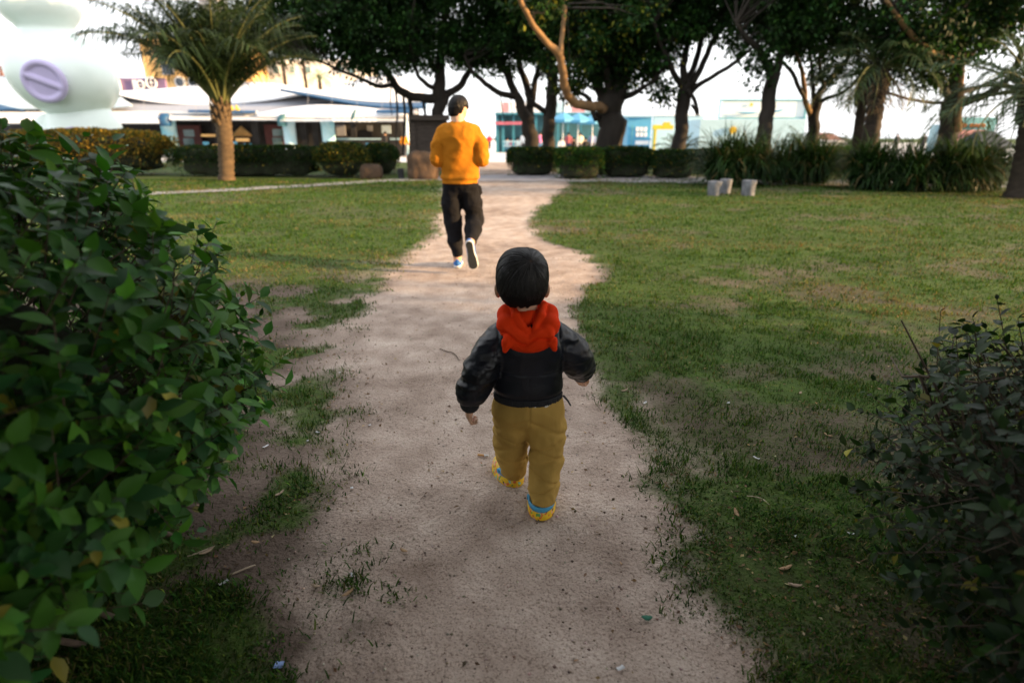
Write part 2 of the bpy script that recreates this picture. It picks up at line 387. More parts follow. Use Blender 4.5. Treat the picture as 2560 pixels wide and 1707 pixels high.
for nm in ('lawn', 'dirt_path', 'ground'):
    o_ = bpy.data.objects[nm]; co = np.empty(len(o_.data.vertices) * 3, np.float32); o_.data.vertices.foreach_get('co', co); co = co.reshape(-1, 3)
    a = o_.data.attributes.new('wear', 'FLOAT', 'POINT'); a.data.foreach_set('value', (wear(co[:, 0], co[:, 1]) if nm != 'ground' else np.zeros(len(co))).astype(np.float32))
def zground(x, y):
    return (fbm(x * 1.2, y * 1.2, seed=3) - .5) * .03 + (fbm(x * 9, y * 9, seed=4) - .5) * .016 + (vnoise(x * 19, y * 19, seed=8) - .5) * .006

def strip(name, line, mat_, z, label, th=.004):
    L = np.array(spline(line, 8)); V = []; Fc = []
    for i, (x, y, wd) in enumerate(L):
        t = L[min(i + 1, len(L) - 1)] - L[max(i - 1, 0)]; n = np.array((-t[1], t[0])); n = n / np.linalg.norm(n)
        for s in (-1, 1):
            ww = wd / 2 * (1 + .12 * math.sin(i * 1.7 + s))
            V.append((x + n[0] * s * ww, y + n[1] * s * ww, z))
    for i in range(len(L) - 1): Fc.append((2 * i, 2 * i + 2, 2 * i + 3, 2 * i + 1))
    return tag(mk(name, V, Fc, mat_), label, kind='structure')
strip('cross_path', [(-16, 11.0, .9), (-9.3, 13.9, .75), (-6.2, 16.2, .8), (-3.6, 18.9, 1.1), (-.8, 20.0, 3.2), (3.0, 19.8, 3.4), (7.0, 18.6, 3.0), (11.0, 17.6, 2.6), (15, 16.8, 2.2), (22, 16, 2.2)], M['pale_path'], .012, 'grey trodden footpath crossing in front of the hedges')
pz = mk('plaza', [(-60, 33.2, .01), (80, 33.2, .01), (160, 400, .01), (-160, 400, .01)], [(0, 1, 2, 3)], M['plaza']); tag(pz, 'pale paved plaza beyond the trees', kind='structure')

# ---------------------------------------------------------------- leaf scattering
def unit(v): return v / (np.linalg.norm(v, axis=-1, keepdims=True) + 1e-9)
LEAF6 = (np.array([(0, 0, 0), (-.26, .30, .05), (0, .34, -.03), (.26, .30, .05), (-.24, .62, .03), (0, .66, -.06), (.24, .62, .03), (0, 1, -.14)], np.float32),
         np.array([(0, 2, 1), (0, 3, 2), (1, 2, 5), (1, 5, 4), (2, 3, 6), (2, 6, 5), (4, 5, 7), (5, 6, 7)]))
LEAF9 = [[], []]
for _i in range(7):
    _t = _i / 6; _w = .30 * math.sin(math.pi * _t ** .8) ** .85 * (1 - .25 * _t); _z = -.20 * _t * _t + .04 * _t
    LEAF9[0] += [(-_w, _t, _z + .22 * _w), (0, _t, _z), (_w, _t, _z + .22 * _w)]
for _i in range(6):
    _b = 3 * _i; LEAF9[1] += [(_b, _b + 1, _b + 4), (_b, _b + 4, _b + 3), (_b + 1, _b + 2, _b + 5), (_b + 1, _b + 5, _b + 4)]
LEAF9 = (np.array(LEAF9[0], np.float32), np.array(LEAF9[1]))
LEAF5 = [[], []]
for _i in range(5):
    _t = _i / 4; _w = .30 * math.sin(math.pi * _t ** .8) ** .85 * (1 - .25 * _t); _z = -.20 * _t * _t + .04 * _t
    LEAF5[0] += [(-_w, _t, _z + .22 * _w), (0, _t, _z), (_w, _t, _z + .22 * _w)]
for _i in range(4):
    _b = 3 * _i; LEAF5[1] += [(_b, _b + 1, _b + 4), (_b, _b + 4, _b + 3), (_b + 1, _b + 2, _b + 5), (_b + 1, _b + 5, _b + 4)]
LEAF5 = (np.array(LEAF5[0], np.float32), np.array(LEAF5[1]))
LEAF2 = (np.array([(0, 0, 0), (.27, .45, .06), (0, 1, -.05), (-.27, .45, .06)], np.float32), np.array([(0, 1, 2), (0, 2, 3)]))
def place(T, pos, d, up, sc):
    d = unit(d); sx = unit(np.cross(d, up)); up2 = np.cross(sx, d)
    v = T[0][None]; s = np.asarray(sc)[:, None, None]
    return pos[:, None] + s * (v[..., 0:1] * sx[:, None] + v[..., 1:2] * d[:, None] + v[..., 2:3] * up2[:, None])
def leafmesh(name, T, pos, d, up, sc, col, mat_, parent, smooth=False):
    P = place(T, pos, d, up, sc); n, k = P.shape[:2]
    Fc = (T[1][None] + (np.arange(n) * k)[:, None, None]).reshape(-1, 3)
    return mk(name, P.reshape(-1, 3), Fc, mat_, parent, smooth, np.repeat(col, k, 0))
def tints(n, base, spread=.35, yellow=.0, ycol=(.30, .24, .02), rng=RNG):
    b = np.array(base)[rng.integers(0, len(base), n)]
    c = b * np.exp(rng.normal(0, spread, (n, 1))) * (1 + rng.normal(0, .08, (n, 3)))
    if yellow > 0:
        k = rng.random(n) < yellow; c[k] = np.array(ycol) * np.exp(rng.normal(0, .35, (k.sum(), 1)))
    return np.clip(c, .004, .8)
def rdir(n, rng=RNG): return unit(rng.normal(0, 1, (n, 3)))

# ---------------------------------------------------------------- grass
def grass():
    N = 900000
    y = np.exp(RNG.uniform(math.log(.72), math.log(19.2), N)); x = RNG.uniform(-1, 1, N) * (.35 + .93 * y)
    c = cov(x, y); k = RNG.random(N) < c * 1.1 * (.30 + .70 * sstep(.38, .58, fbm(x * 13, y * 13, seed=41)))
    x, y, c = x[k], y[k], c[k]; n = len(x); z = zground(x, y) * (1 - sstep(14, 20, y))
    tuft = vnoise(x * 5, y * 5, seed=51)
    hgt = (.012 + .028 * RNG.random(n) ** 1.7) * (.55 + .9 * tuft) * (1 + .045 * y)
    wd = (.0008 + .0008 * RNG.random(n)) * (1 + .75 * y)
    az = RNG.uniform(0, 2 * math.pi, n); lean = RNG.uniform(.25, 1.3, n)
    dv = np.stack([np.cos(az) * lean, np.sin(az) * lean, np.ones(n)], -1); dv = unit(dv)
    sd_ = np.stack([-np.sin(az), np.cos(az), np.zeros(n)], -1)
    dry = vnoise(x * .9, y * 1.4, seed=61) + RNG.normal(0, .22, n)
    col = tints(n, [(.025, .072, .010), (.020, .058, .011), (.036, .084, .010), (.066, .100, .014)], .32)
    kd = dry > .74; col[kd] = tints(kd.sum(), [(.13, .115, .055), (.11, .085, .045), (.14, .13, .05)], .25)
    base = np.stack([x, y, z - .003], -1); nr = y < 1.9
    # near: two-segment blades; far: single triangles
    b, d, s, h, wv = base[nr], dv[nr], sd_[nr], hgt[nr][:, None], wd[nr][:, None]; bend = d.copy(); bend[:, 2] *= .35
    P = np.stack([b - s * wv, b + s * wv, b + d * h * .55 + s * wv * .75, b + d * h * .55 - s * wv * .75, b + d * h * .55 + bend * h * .5], 1)
    m = len(b); Fn = (np.array([(0, 1, 2), (0, 2, 3), (3, 2, 4)])[None] + (np.arange(m) * 5)[:, None, None]).reshape(-1, 3)
    b, d, s, h, wv = base[~nr], dv[~nr], sd_[~nr], hgt[~nr][:, None], wd[~nr][:, None]
    Q = np.stack([b - s * wv, b + s * wv, b + d * h], 1); q = len(b); Ff = np.arange(q * 3).reshape(-1, 3) + m * 5
    V = np.concatenate([P.reshape(-1, 3), Q.reshape(-1, 3)]); C = np.concatenate([np.repeat(col[nr], 5, 0), np.repeat(col[~nr], 3, 0)])
    o = mk('grass', V, np.concatenate([Fn, Ff]), M['grass'], None, False, C)
    tag(o, 'short patchy green grass with dry brown blades', 'grass', kind='stuff')
grass()

def litter():
    N = 26000
    y = np.exp(RNG.uniform(math.log(.7), math.log(9), N)); x = RNG.uniform(-1, 1, N) * (.6 + .97 * y)
    xl = np.interp(y, *EL); xr = np.interp(y, *ER); d = np.maximum(x - xr, xl - x)
    k = RNG.random(N) < np.where(d > 0, .9, .10) * sstep(.38, .62, fbm(x * 2.2, y * 2.2, seed=71)) ; x, y = x[k], y[k]; n = len(x)
    pos = np.stack([x, y, zground(x, y) + .003 + .006 * RNG.random(n)], -1)
    d = rdir(n); d[:, 2] *= .2; up = np.array((0, 0, 1.)) + RNG.normal(0, .35, (n, 3))
    o = leafmesh('leaf_litter', LEAF2, pos, d, up, RNG.uniform(.006, .021, n) * (1 + .06 * y), tints(n, [(.20, .13, .07), (.13, .085, .05), (.28, .21, .13), (.09, .06, .04)], .3), M['grass'], None)
    tag(o, 'brown crumbs of dead leaves scattered over soil and grass', 'leaf litter', kind='stuff')
    # grit on the path
    N = 5200; y = np.exp(RNG.uniform(math.log(.7), math.log(7), N)); xl = np.interp(y, *EL); xr = np.interp(y, *ER); x = xl + (xr - xl) * RNG.uniform(-.2, 1.15, N)
    pos = np.stack([x, y, zground(x, y) + .001], -1); s = (.0012 + .0038 * RNG.random(N) ** 3) * (1 + .12 * y)
    oc = np.array([(1, 0, 0), (-1, 0, 0), (0, 1, 0), (0, -1, 0), (0, 0, .7), (0, 0, -.7)], np.float32)
    P = pos[:, None] + oc[None] * s[:, None, None] * RNG.uniform(.6, 1.3, (N, 6, 1))
    Fo = np.array([(0, 2, 4), (2, 1, 4), (1, 3, 4), (3, 0, 4), (2, 0, 5), (1, 2, 5), (3, 1, 5), (0, 3, 5)])
    o = mk('grit', P.reshape(-1, 3), (Fo[None] + (np.arange(N) * 6)[:, None, None]).reshape(-1, 3), M['grass'], None, False, np.repeat(tints(N, [(.22, .17, .14), (.36, .30, .26), (.13, .10, .085), (.42, .37, .33)], .25), 6, 0))
    tag(o, 'fine grit and crumbs of soil on the sandy path', 'grit', kind='stuff')
litter()
# ---------------------------------------------------------------- broad-leaved trees
GREENS = [(.011, .036, .007), (.014, .045, .008), (.008, .026, .007), (.020, .052, .009)]
def wpts(pts, Y, m=5):
    out = []
    for p in pts:
        q = at(p[0], p[1], Y + (p[3] if len(p) > 3 else 0)); out.append((*q, p[2] * mpp(Y + (p[3] if len(p) > 3 else 0)) * .80))
    return np.array(spline(out, m))
def limb_mesh(L, seg=9, jit=.05):
    r = np.maximum(L[:, 3], .006); p = L[:, :3].copy()
    w_ = np.array([[mnoise.noise((float(v[0]) * 2.3, float(v[1]) * 2.3 + k * 9, float(v[2]) * 2.3)) for k in range(3)] for v in p]); p += w_ * r[:, None] * .5
    return tube(p, list(r), seg, True, jit)
def crown_pts(ells, Y, dens, rng):
    C = []; Rr = []
    for e in ells:
        px, py, rx, rz, dy, dep = e[:6]; c = at(px, py, Y + dy); s = mpp(Y + dy)
        vol = rx * s * rz * s * dep; n = max(6, int(vol * dens * (e[6] if len(e) > 6 else 1)))
        q = unit(rng.normal(0, 1, (n, 3))) * rng.random((n, 1)) ** (1 / 2.4)
        C.append(c + q * np.array((rx * s, dep, rz * s)))
    return np.concatenate(C)
def tree(name, label, Y, trunk, limbs, ells, seed, bark='bark', dens=23, per=76, lsz=.155, roots=(), greens=GREENS, yellow=0.0, group=None, collar=None):
    rng = np.random.default_rng(seed); T = wpts(trunk, Y)
    base = T[0].copy(); foot = np.array((base[0], base[1], -.06, base[3] * 1.45))
    T = np.vstack([foot, [(*(foot[:3] * .6 + base[:3] * .4), base[3] * 1.12)], T]) if base[2] > .12 else T
    root = empty(name, (float(foot[0]), float(foot[1]), 0), label, 'tree', group)
    V, Fc = limb_mesh(T, 14, .07); mk('trunk', V, Fc, M[bark], root, True)
    if collar:
        z0, z1 = collar; k = (T[:, 2] > z0) & (T[:, 2] < z1)
        if k.sum() > 1:
            L = T[k].copy(); L[:, 3] *= 1.03; V, Fc = limb_mesh(L, 14, .0); mk('white_collar', V, Fc, M['white_paint'], root, True)
    allp = [T[T[:, 2] > 2.0]]
    for L in limbs:
        bk = bark
        if isinstance(L, tuple): bk, L = L
        W = wpts(L, Y); V, Fc = limb_mesh(W, 9, .06); mk('limb', V, Fc, M[bk], root, True); allp.append(W)
    for L in roots:
        W = wpts(L, Y, 3); V, Fc = limb_mesh(W, 5, .1); mk('aerial_root', V, Fc, M[bark], root, True)
    A = np.concatenate(allp); C = crown_pts(ells, Y, dens, rng)
    tw = MB(); ends = []
    for c in C:
        d = np.linalg.norm(A[:, :3] - c, axis=1); k = int(np.argmin(d)); p = A[k, :3]
        if d[k] > 3.2: p = c + (p - c) / d[k] * 1.2
        mid = (p + c) / 2 + rng.normal(0, .12, 3); r0 = min(.035, .008 + .012 * d[k])
        tw.tube([p, mid, c], [r0, r0 * .7, .005], 4, False)
    tw.build('twigs', M[bark], root, True)['kind'] = 'stuff'
    n = len(C) * per; ci = np.repeat(np.arange(len(C)), per)
    rad = rng.uniform(.28, .62, len(C))[ci]
    q = unit(rng.normal(0, 1, (n, 3))); q[:, 2] *= .75; off = q * (rng.random((n, 1)) ** .5) * rad[:, None]
    pos = C[ci] + off; d = unit(off) * .8 + rng.normal(0, .5, (n, 3)); d[:, 2] -= .45
    up = np.array((0, 0, 1.)) + rng.normal(0, .55, (n, 3))
    col = tints(n, greens, .30, yellow, (.16, .17, .02), rng) * np.exp(rng.normal(0, .28, len(C)))[ci][:, None]
    leafmesh('crown', LEAF2, pos, d, up, rng.uniform(.7, 1.25, n) * lsz, np.clip(col, .004, .5), M['tree_leaf'], root)
    return root

tree('banyan_tree', 'dark spreading tree with hanging roots behind the man in orange', 24.5,
     [(1082, 392, 24), (1090, 330, 20), (1096, 270, 19), (1099, 235, 21), (1101, 180, 15), (1106, 110, 12), (1110, 30, 9), (1105, -70, 7)],
     [[(1094, 248, 15), (1060, 247, 14), (1025, 240, 13), (998, 225, 12, -.3), (976, 196, 11, -.5), (955, 165, 9, -.8), (925, 120, 7, -1), (890, 60, 5, -1.4), (850, 0, 4, -2)],
      [(985, 212, 7, -.4), (945, 215, 6, -.6), (905, 200, 5, -.9), (862, 180, 4.5, -1.2), (815, 160, 3.5, -1.6), (780, 150, 2, -1.9)],
      [(1102, 246, 13), (1135, 226, 11, .3), (1163, 197, 10, .5), (1180, 165, 8, .8), (1200, 120, 6, 1), (1215, 60, 5, 1.2)],
      [(1090, 222, 8), (1065, 210, 7, -.4), (1046, 190, 6, -.7), (1036, 160, 5, -1), (1025, 110, 4, -1.2)],
      [(1100, 200, 8), (1080, 160, 7, .8), (1050, 100, 5, 1.2), (1030, 40, 4, 1.4)]],
     [(820, 70, 130, 85, -1.2, 1.7), (700, 60, 110, 80, -1.0, 1.6), (950, 90, 120, 95, -.5, 2.0), (1080, 80, 120, 85, 0, 2.2), (900, -90, 270, 110, 0, 3.0, .9), (1130, -90, 180, 110, 0, 3, .9), (920, 180, 45, 28, -1, .7), (1185, 120, 70, 50, .6, 1.3)], 11,
     roots=[[(978, 215, 2.5, -.4), (976, 250, 2, -.4), (980, 290, 1.2, -.4)], [(988, 218, 4, -.4), (994, 270, 3.5, -.4), (990, 340, 2.2, -.4), (996, 390, 1.5, -.4)], [(1008, 235, 5, -.2), (1012, 290, 4, -.2), (1008, 388, 3, -.2)], [(1025, 245, 8), (1028, 290, 6), (1026, 388, 4.5)], [(1060, 250, 5), (1063, 300, 4), (1062, 390, 3)], [(1122, 238, 2.5), (1120, 270, 2), (1124, 300, 1)], [(1134, 230, 2.5, .2), (1138, 262, 1.2, .2)], [(1172, 205, 1.8, .4), (1176, 228, 1.2, .4)]])
tree('forked_tree', 'leaning dark tree of several stems right of the man in orange', 25.0,
     [(1332, 392, 24), (1326, 330, 22), (1310, 285, 17), (1290, 245, 13), (1272, 200, 11), (1250, 150, 9), (1232, 90, 7), (1215, 0, 5)],
     [[(1292, 246, 10), (1262, 238, 9, -.3), (1232, 222, 8, -.6), (1205, 202, 7, -.9), (1180, 178, 6, -1.2), (1160, 140, 4, -1.4)],
      [(1322, 310, 15), (1326, 260, 12, .3), (1316, 215, 11, .4), (1302, 170, 9, .9), (1290, 110, 7, .8), (1285, 20, 5, 1)],
      [(1328, 270, 10, .2), (1336, 215, 9, .2), (1345, 170, 7, 0), (1350, 110, 5, 0)],
      [(1328, 215, 5, .2), (1345, 195, 4, .1), (1358, 180, 3, 0)]],
     [(1250, 90, 110, 85, 0, 2.0), (1330, 80, 90, 80, .3, 1.8), (1270, -80, 160, 90, 0, 2.5, .9), (1200, 160, 30, 22, -.9, .9)], 12,
     roots=[[(1250, 235, 2, -.4), (1256, 275, 1.6, -.4), (1262, 310, 1, -.4)], [(1275, 245, 1.5), (1282, 290, 1)]])
tree('upright_tree', 'straight dark trunk between the forked tree and the big banyan', 24.0,
     [(1372, 392, 22), (1371, 330, 19), (1375, 270, 18), (1380, 220, 16), (1376, 160, 13), (1370, 100, 10), (1362, 20, 7), (1360, -60, 5)],
     [[(1368, 285, 9), (1345, 268, 8, -.2), (1325, 252, 7, -.4), (1315, 230, 6, -.4)], [(1380, 215, 8), (1400, 160, 6, .5), (1420, 90, 5, .8)], [(1372, 225, 8), (1385, 240, 4, -.5), (1400, 228, 3, -.8)]],
     [(1380, 70, 80, 80, .4, 1.7), (1370, -70, 120, 80, 0, 2.2, .9), (1395, 165, 40, 40, .4, .9)], 13)
tree('great_banyan', 'massive banyan trunk with a sunlit golden limb curving out left', 22.0,
     [(1527, 398, 46), (1528, 340, 40), (1530, 290, 39), (1535, 255, 36), (1548, 215, 26), (1552, 170, 20), (1556, 110, 15), (1565, 40, 11), (1570, -60, 8)],
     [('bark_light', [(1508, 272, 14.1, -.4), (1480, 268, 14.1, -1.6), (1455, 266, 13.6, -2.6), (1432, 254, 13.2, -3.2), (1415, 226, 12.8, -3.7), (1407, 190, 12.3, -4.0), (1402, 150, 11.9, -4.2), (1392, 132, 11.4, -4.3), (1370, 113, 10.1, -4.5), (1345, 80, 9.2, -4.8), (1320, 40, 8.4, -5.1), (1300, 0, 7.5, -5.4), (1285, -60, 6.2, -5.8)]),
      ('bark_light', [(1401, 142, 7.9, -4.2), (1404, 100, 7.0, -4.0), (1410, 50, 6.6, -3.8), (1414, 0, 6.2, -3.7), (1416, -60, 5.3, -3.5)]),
      [(1512, 262, 20), (1495, 220, 15, .3), (1480, 180, 11, .9), (1460, 140, 9, .8), (1440, 90, 7, 1)],
      [(1525, 250, 16), (1518, 200, 13, -.3), (1510, 150, 10, -.6), (1500, 90, 8, -.8), (1490, 20, 6, -1)],
      [(1563, 242, 10), (1590, 232, 8, -.5), (1612, 215, 6, -.9), (1640, 198, 4, -1.2)],
      [(1560, 205, 12), (1585, 165, 10, .4), (1610, 120, 8, .8), (1640, 70, 6, 1.0)],
      [(1490, 300, 10, -.3), (1470, 245, 7, .1), (1440, 232, 5, .4), (1420, 222, 4, .9)]],
     [(1480, 110, 130, 90, -.2, 2.2), (1600, 90, 110, 95, .2, 2.2), (1450, 205, 60, 38, .5, 1.2), (1540, -80, 240, 100, 0, 3.4, .9), (1625, 185, 40, 38, -1, .9), (1660, 225, 22, 16, -1.2, .5), (1350, -10, 90, 45, -4.9, .9, 1.0), (1540, 190, 70, 45, .6, 1.2), (1590, 30, 60, 50, -3.0, 1.0)], 14, yellow=.07,
     roots=[[(1418, 30, 1.2, -3.8), (1422, 110, 1, -3.8), (1426, 180, .8, -3.8)], [(1412, 238, 2.5, -3.5), (1409, 262, 2, -3.5), (1407, 285, 1.2, -3.5)]])
tree('vase_tree', 'tree with fan of upright limbs and one bare bough to the right', 21.0,
     [(1692, 395, 23), (1698, 340, 21), (1702, 280, 20), (1708, 235, 22), (1712, 208, 20)],
     [[(1704, 215, 10), (1690, 190, 9, -.3), (1672, 155, 8, -.6), (1655, 120, 6, -.8), (1635, 60, 5, -1)],
      [(1708, 212, 12), (1710, 160, 10, .2), (1720, 100, 8, .3), (1732, 40, 7, .4), (1740, -40, 5, .5)],
      [(1716, 212, 11), (1735, 165, 9, .4), (1752, 110, 8, .7), (1760, 60, 6, .9), (1765, -20, 5, 1)],
      [(1726, 215, 10), (1752, 170, 9, -.2), (1778, 110, 8, -.3), (1800, 60, 6, -.5), (1815, 0, 5, -.6)],
      [(1728, 226, 9), (1755, 208, 7, -.5), (1785, 190, 6.5, -.9), (1825, 165, 6, -1.3), (1865, 135, 4.5, -1.7), (1890, 110, 3, -1.9)],
      [(1716, 225, 6, -.3), (1734, 245, 6, -.5), (1742, 268, 5, -.5), (1746, 290, 2, -.5)],
      [(1730, 262, 4, -.4), (1738, 275, 4, -.5), (1741, 290, 2, -.5)]],
     [(1690, 45, 85, 60, 0, 1.8), (1780, 20, 90, 55, .2, 1.9), (1860, 60, 55, 50, -.8, 1.3), (1740, -80, 180, 70, 0, 2.6, .9), (1640, 140, 40, 40, -.5, .9)], 15)
tree('shaggy_tree', 'leaning trunk rising behind the left clump of spiky plants', 19.0,
     [(1910, 380, 25), (1914, 320, 22), (1920, 270, 21), (1928, 220, 19), (1936, 178, 20)],
     [[(1932, 185, 13), (1915, 155, 11, -.2), (1893, 125, 9, -.4), (1868, 95, 7, -.6), (1840, 60, 5, -.8)],
      [(1938, 182, 14), (1952, 145, 11, .2), (1964, 95, 9, .3), (1970, 40, 7, .4), (1975, -40, 5, .5)],
      [(1950, 150, 8, .2), (1975, 115, 6, .5), (2000, 70, 5, .8)]],
     [(1900, 70, 85, 55, -.2, 1.6), (1990, 75, 85, 65, .3, 1.7), (1950, -60, 150, 70, 0, 2.2, .9), (1890, 165, 26, 30, -.3, .5)], 16)
tree('candelabra_tree', 'slender tree splitting low into many thin curved limbs', 21.5,
     [(2030, 385, 19), (2033, 330, 17), (2036, 285, 16), (2040, 255, 17)],
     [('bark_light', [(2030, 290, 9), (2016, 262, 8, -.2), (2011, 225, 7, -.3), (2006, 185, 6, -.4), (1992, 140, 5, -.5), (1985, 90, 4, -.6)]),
      [(2014, 250, 7, -.2), (1998, 222, 6, -.5), (1982, 185, 6, -.7), (1962, 162, 5, -.9), (1940, 140, 3, -1)],
      [(2036, 262, 7), (2032, 215, 6, .3), (2030, 170, 5, .4), (2020, 120, 4, .5)],
      [(2042, 255, 10), (2056, 222, 9, .2), (2080, 192, 8, .4), (2105, 165, 7, .9), (2130, 125, 6, .8), (2150, 70, 5, 1)],
      [(2062, 215, 6, .2), (2052, 190, 5, 0), (2048, 150, 4, -.2)],
      [(2044, 262, 8), (2066, 246, 6, -.3), (2095, 236, 5, -.6), (2122, 220, 4, -.9), (2150, 192, 3, -1.2)],
      [(2008, 212, 3.5, -.3), (2022, 212, 3, -.3), (2034, 205, 2.5, .2)]],
     [(2060, 90, 95, 65, .2, 1.8), (1990, 55, 80, 55, -.2, 1.5), (2140, 110, 70, 55, .6, 1.3), (2060, -60, 160, 70, 0, 2.4, .9), (2065, 185, 40, 14, .2, .5)], 17)
tree('wide_tree', 'broad tree with white painted foot among the right spiky plants', 18.5,
     [(2368, 400, 30), (2374, 340, 27), (2380, 290, 28), (2386, 245, 26), (2392, 200, 20), (2398, 150, 17), (2404, 90, 13), (2410, 10, 9), (2412, -60, 6)],
     [[(2366, 256, 6), (2340, 257, 5, -.3), (2300, 254, 4.5, -.7), (2255, 244, 4, -1), (2218, 230, 3.5, -1.3)],
      [(2372, 245, 11), (2358, 220, 10, -.2), (2348, 200, 9, -.3), (2342, 170, 7, -.5), (2330, 130, 6, -.7)],
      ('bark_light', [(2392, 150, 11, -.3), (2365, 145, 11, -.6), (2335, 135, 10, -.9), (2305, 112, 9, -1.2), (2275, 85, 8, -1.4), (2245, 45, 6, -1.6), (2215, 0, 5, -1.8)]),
      [(2396, 262, 14), (2430, 252, 13, -.2), (2470, 236, 11, -.5), (2505, 210, 10, -.7), (2535, 172, 9, -.9), (2560, 120, 8, -1.1), (2590, 50, 6, -1.3), (2620, -30, 5, -1.5)],
      [(2404, 232, 8), (2440, 222, 6, .3), (2475, 206, 5, .5), (2510, 185, 4, .7)],
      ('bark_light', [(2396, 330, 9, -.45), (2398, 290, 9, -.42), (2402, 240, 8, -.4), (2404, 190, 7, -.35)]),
      [(2398, 170, 11), (2425, 140, 9, .3), (2455, 105, 7, .9), (2490, 60, 6, .8)],
      [(2555, 130, 5, -1), (2530, 95, 4, -.9), (2510, 70, 3, -.8)]],
     [(2310, 110, 95, 75, -.5, 1.7), (2400, 75, 100, 85, .2, 1.9), (2480, 50, 80, 60, .5, 1.6), (2240, 60, 80, 70, -.8, 1.5), (2560, 10, 80, 40, -.8, 1.4), (2380, -70, 240, 80, 0, 3, .8), (2330, 195, 25, 20, -.4, .5)], 18, collar=(.25, .62))

# ---------------------------------------------------------------- palms
def frond(o, az, el, L, droop, n, lw, rng, col, ll=.34):
    """rachis and leaflets as one mesh: vertices, faces, colours"""
    V = []; Fc = []; C = []; p = np.array(o, float); a = el; seg = 14; pts = []; dirs = []
    for i in range(seg + 1):
        d = np.array((math.cos(az) * math.cos(a), math.sin(az) * math.cos(a), math.sin(a))); pts.append(p.copy()); dirs.append(d)
        p = p + d * L / seg; a -= droop / seg * (0.5 + 1.1 * i / seg)
    tv, tf = tube(pts, [lw * (1 - .8 * i / seg) for i in range(seg + 1)], 5, True)
    V += list(tv); Fc += [f for f in tf]; C += [(.12, .13, .05)] * len(tv)
    side = np.array((-math.sin(az), math.cos(az), 0))
    for k in range(n):
        t = .16 + .84 * k / n; f = t * seg; i = min(int(f), seg - 1); q = pts[i] + (pts[i + 1] - pts[i]) * (f - i); d = dirs[i]; up = np.cross(side, d) * -1
        if up[2] < 0: up = -up
        for s in (-1, 1):
            l = L * ll * math.sin(math.pi * min(1, .12 + t * .86)) ** .7 * rng.uniform(.8, 1.1)
            dd = unit(d * rng.uniform(.5, .9) + side * s * rng.uniform(.7, 1.0) + up * rng.uniform(.05, .45)); tip = q + dd * l + np.array((0, 0, -1)) * l * rng.uniform(.15, .8)
            m = q + dd * l * .55; w_ = np.cross(dd, up); w_ = unit(w_ + rng.normal(0, .3, 3)) * rng.uniform(.008, .015) * (1 + .12 * L)
            b = len(V); V += [q, m - w_, tip, m + w_]; Fc.append((b, b + 1, b + 2, b + 3)); c = np.array(col) * math.exp(rng.normal(0, .25)); C += [tuple(c)] * 4
    return V, Fc, C
def palm(name, label, base, top, r0, r1, nf, L, seed, group=None, cat='palm tree', el=(-.2, 1.35), droop=(.9, 2.0), nl=42, bark='palm_bark_dark', cols=((.025, .05, .015), (.035, .06, .018), (.02, .04, .015)), skirt=0, lean_in=True):
    rng = np.random.default_rng(seed); root = empty(name, (float(base[0]), float(base[1]), 0), label, cat, group)
    b = np.array(base, float); t = np.array(top, float); n = 26; pts = []; rad = []
    for i in range(n + 1):
        f = i / n; pts.append(b + (t - b) * f + np.array((math.sin(f * 3) * .05, 0, 0))); r = r0 + (r1 - r0) * f
        if f < .08: r *= 1.25 - f * 3
        rad.append(r * (1 + (.07 if i % 2 else -.05)))
    pts[0] = pts[0] - np.array((0, 0, .06))
    V, Fc = tube(pts, rad, 14, True, .05); mk('trunk', V, Fc, M[bark], root, True)
    if r0 > .12:
        hb = MB()
        for k in range(34):     # cut frond bases round the head of the trunk
            a = k * 2.4; f = .70 + .32 * k / 34; p = b + (t - b) * f; o = np.array((math.cos(a), math.sin(a), 0)); rr = r0 + (r1 - r0) * f
            hb.tube([p + o * rr * .6, p + o * rr * 1.15 + (0, 0, .10), p + o * rr * 1.3 + (0, 0, .24)], [.06, .045, .02], 5)
        hb.build('frond_bases', M[bark], root, True)
    for k in range(nf):
        f = k / nf; az = k * 2.39996 + rng.uniform(-.2, .2); e = el[1] + (el[0] - el[1]) * f ** .8 + rng.uniform(-.1, .1)
        V, Fc, C = frond(t + np.array((math.cos(az), math.sin(az), 0)) * r1 * .5, az, e, L * rng.uniform(.85, 1.1) * (.75 + .25 * min(1, f * 2.2)), droop[0] + (droop[1] - droop[0]) * f * rng.uniform(.7, 1.2), nl, .014 * L + .004, rng, cols[k % len(cols)])
        mk('frond', V, Fc, M['palm_leaf'], root, False, np.array(C))
    for k in range(skirt):
        az = k * 2.4; V, Fc, C = frond(t + np.array((math.cos(az), math.sin(az), 0)) * r1 - (0, 0, .15), az, rng.uniform(-.9, -.5), L * .6, .9, nl // 2, .012 * L, rng, (.10, .07, .04)); mk('dead_frond', V, Fc, M['palm_leaf'], root, False, np.array(C))
    return root
b0 = gp(567, 452); t0 = at(552, 262, b0[1])
palm('palm_tree', 'stout date palm with sunlit trunk on the lawn in front of the pavilion', b0, t0, .22, .23, 58, 3.5, 21, nl=72, droop=(.25, 1.6), el=(.86, 1.56), bark='palm_bark', cols=((.014, .030, .010), (.020, .038, .011), (.012, .025, .010)))
b1 = at(2139, 390, 19.0); b1[2] = 0; palm('slim_palm', 'thin palm trunk just left of the thick shaggy palm', b1, at(2160, 185, 19.0), .16, .13, 16, 1.7, 22, nl=26)
b1 = at(2168, 390, 18.0); b1[2] = 0; palm('shaggy_palm', 'thick palm trunk with drooping fronds between the two clumps of spiky plants', b1, at(2200, 170, 18.0), .25, .21, 26, 2.0, 23, nl=30, skirt=8)
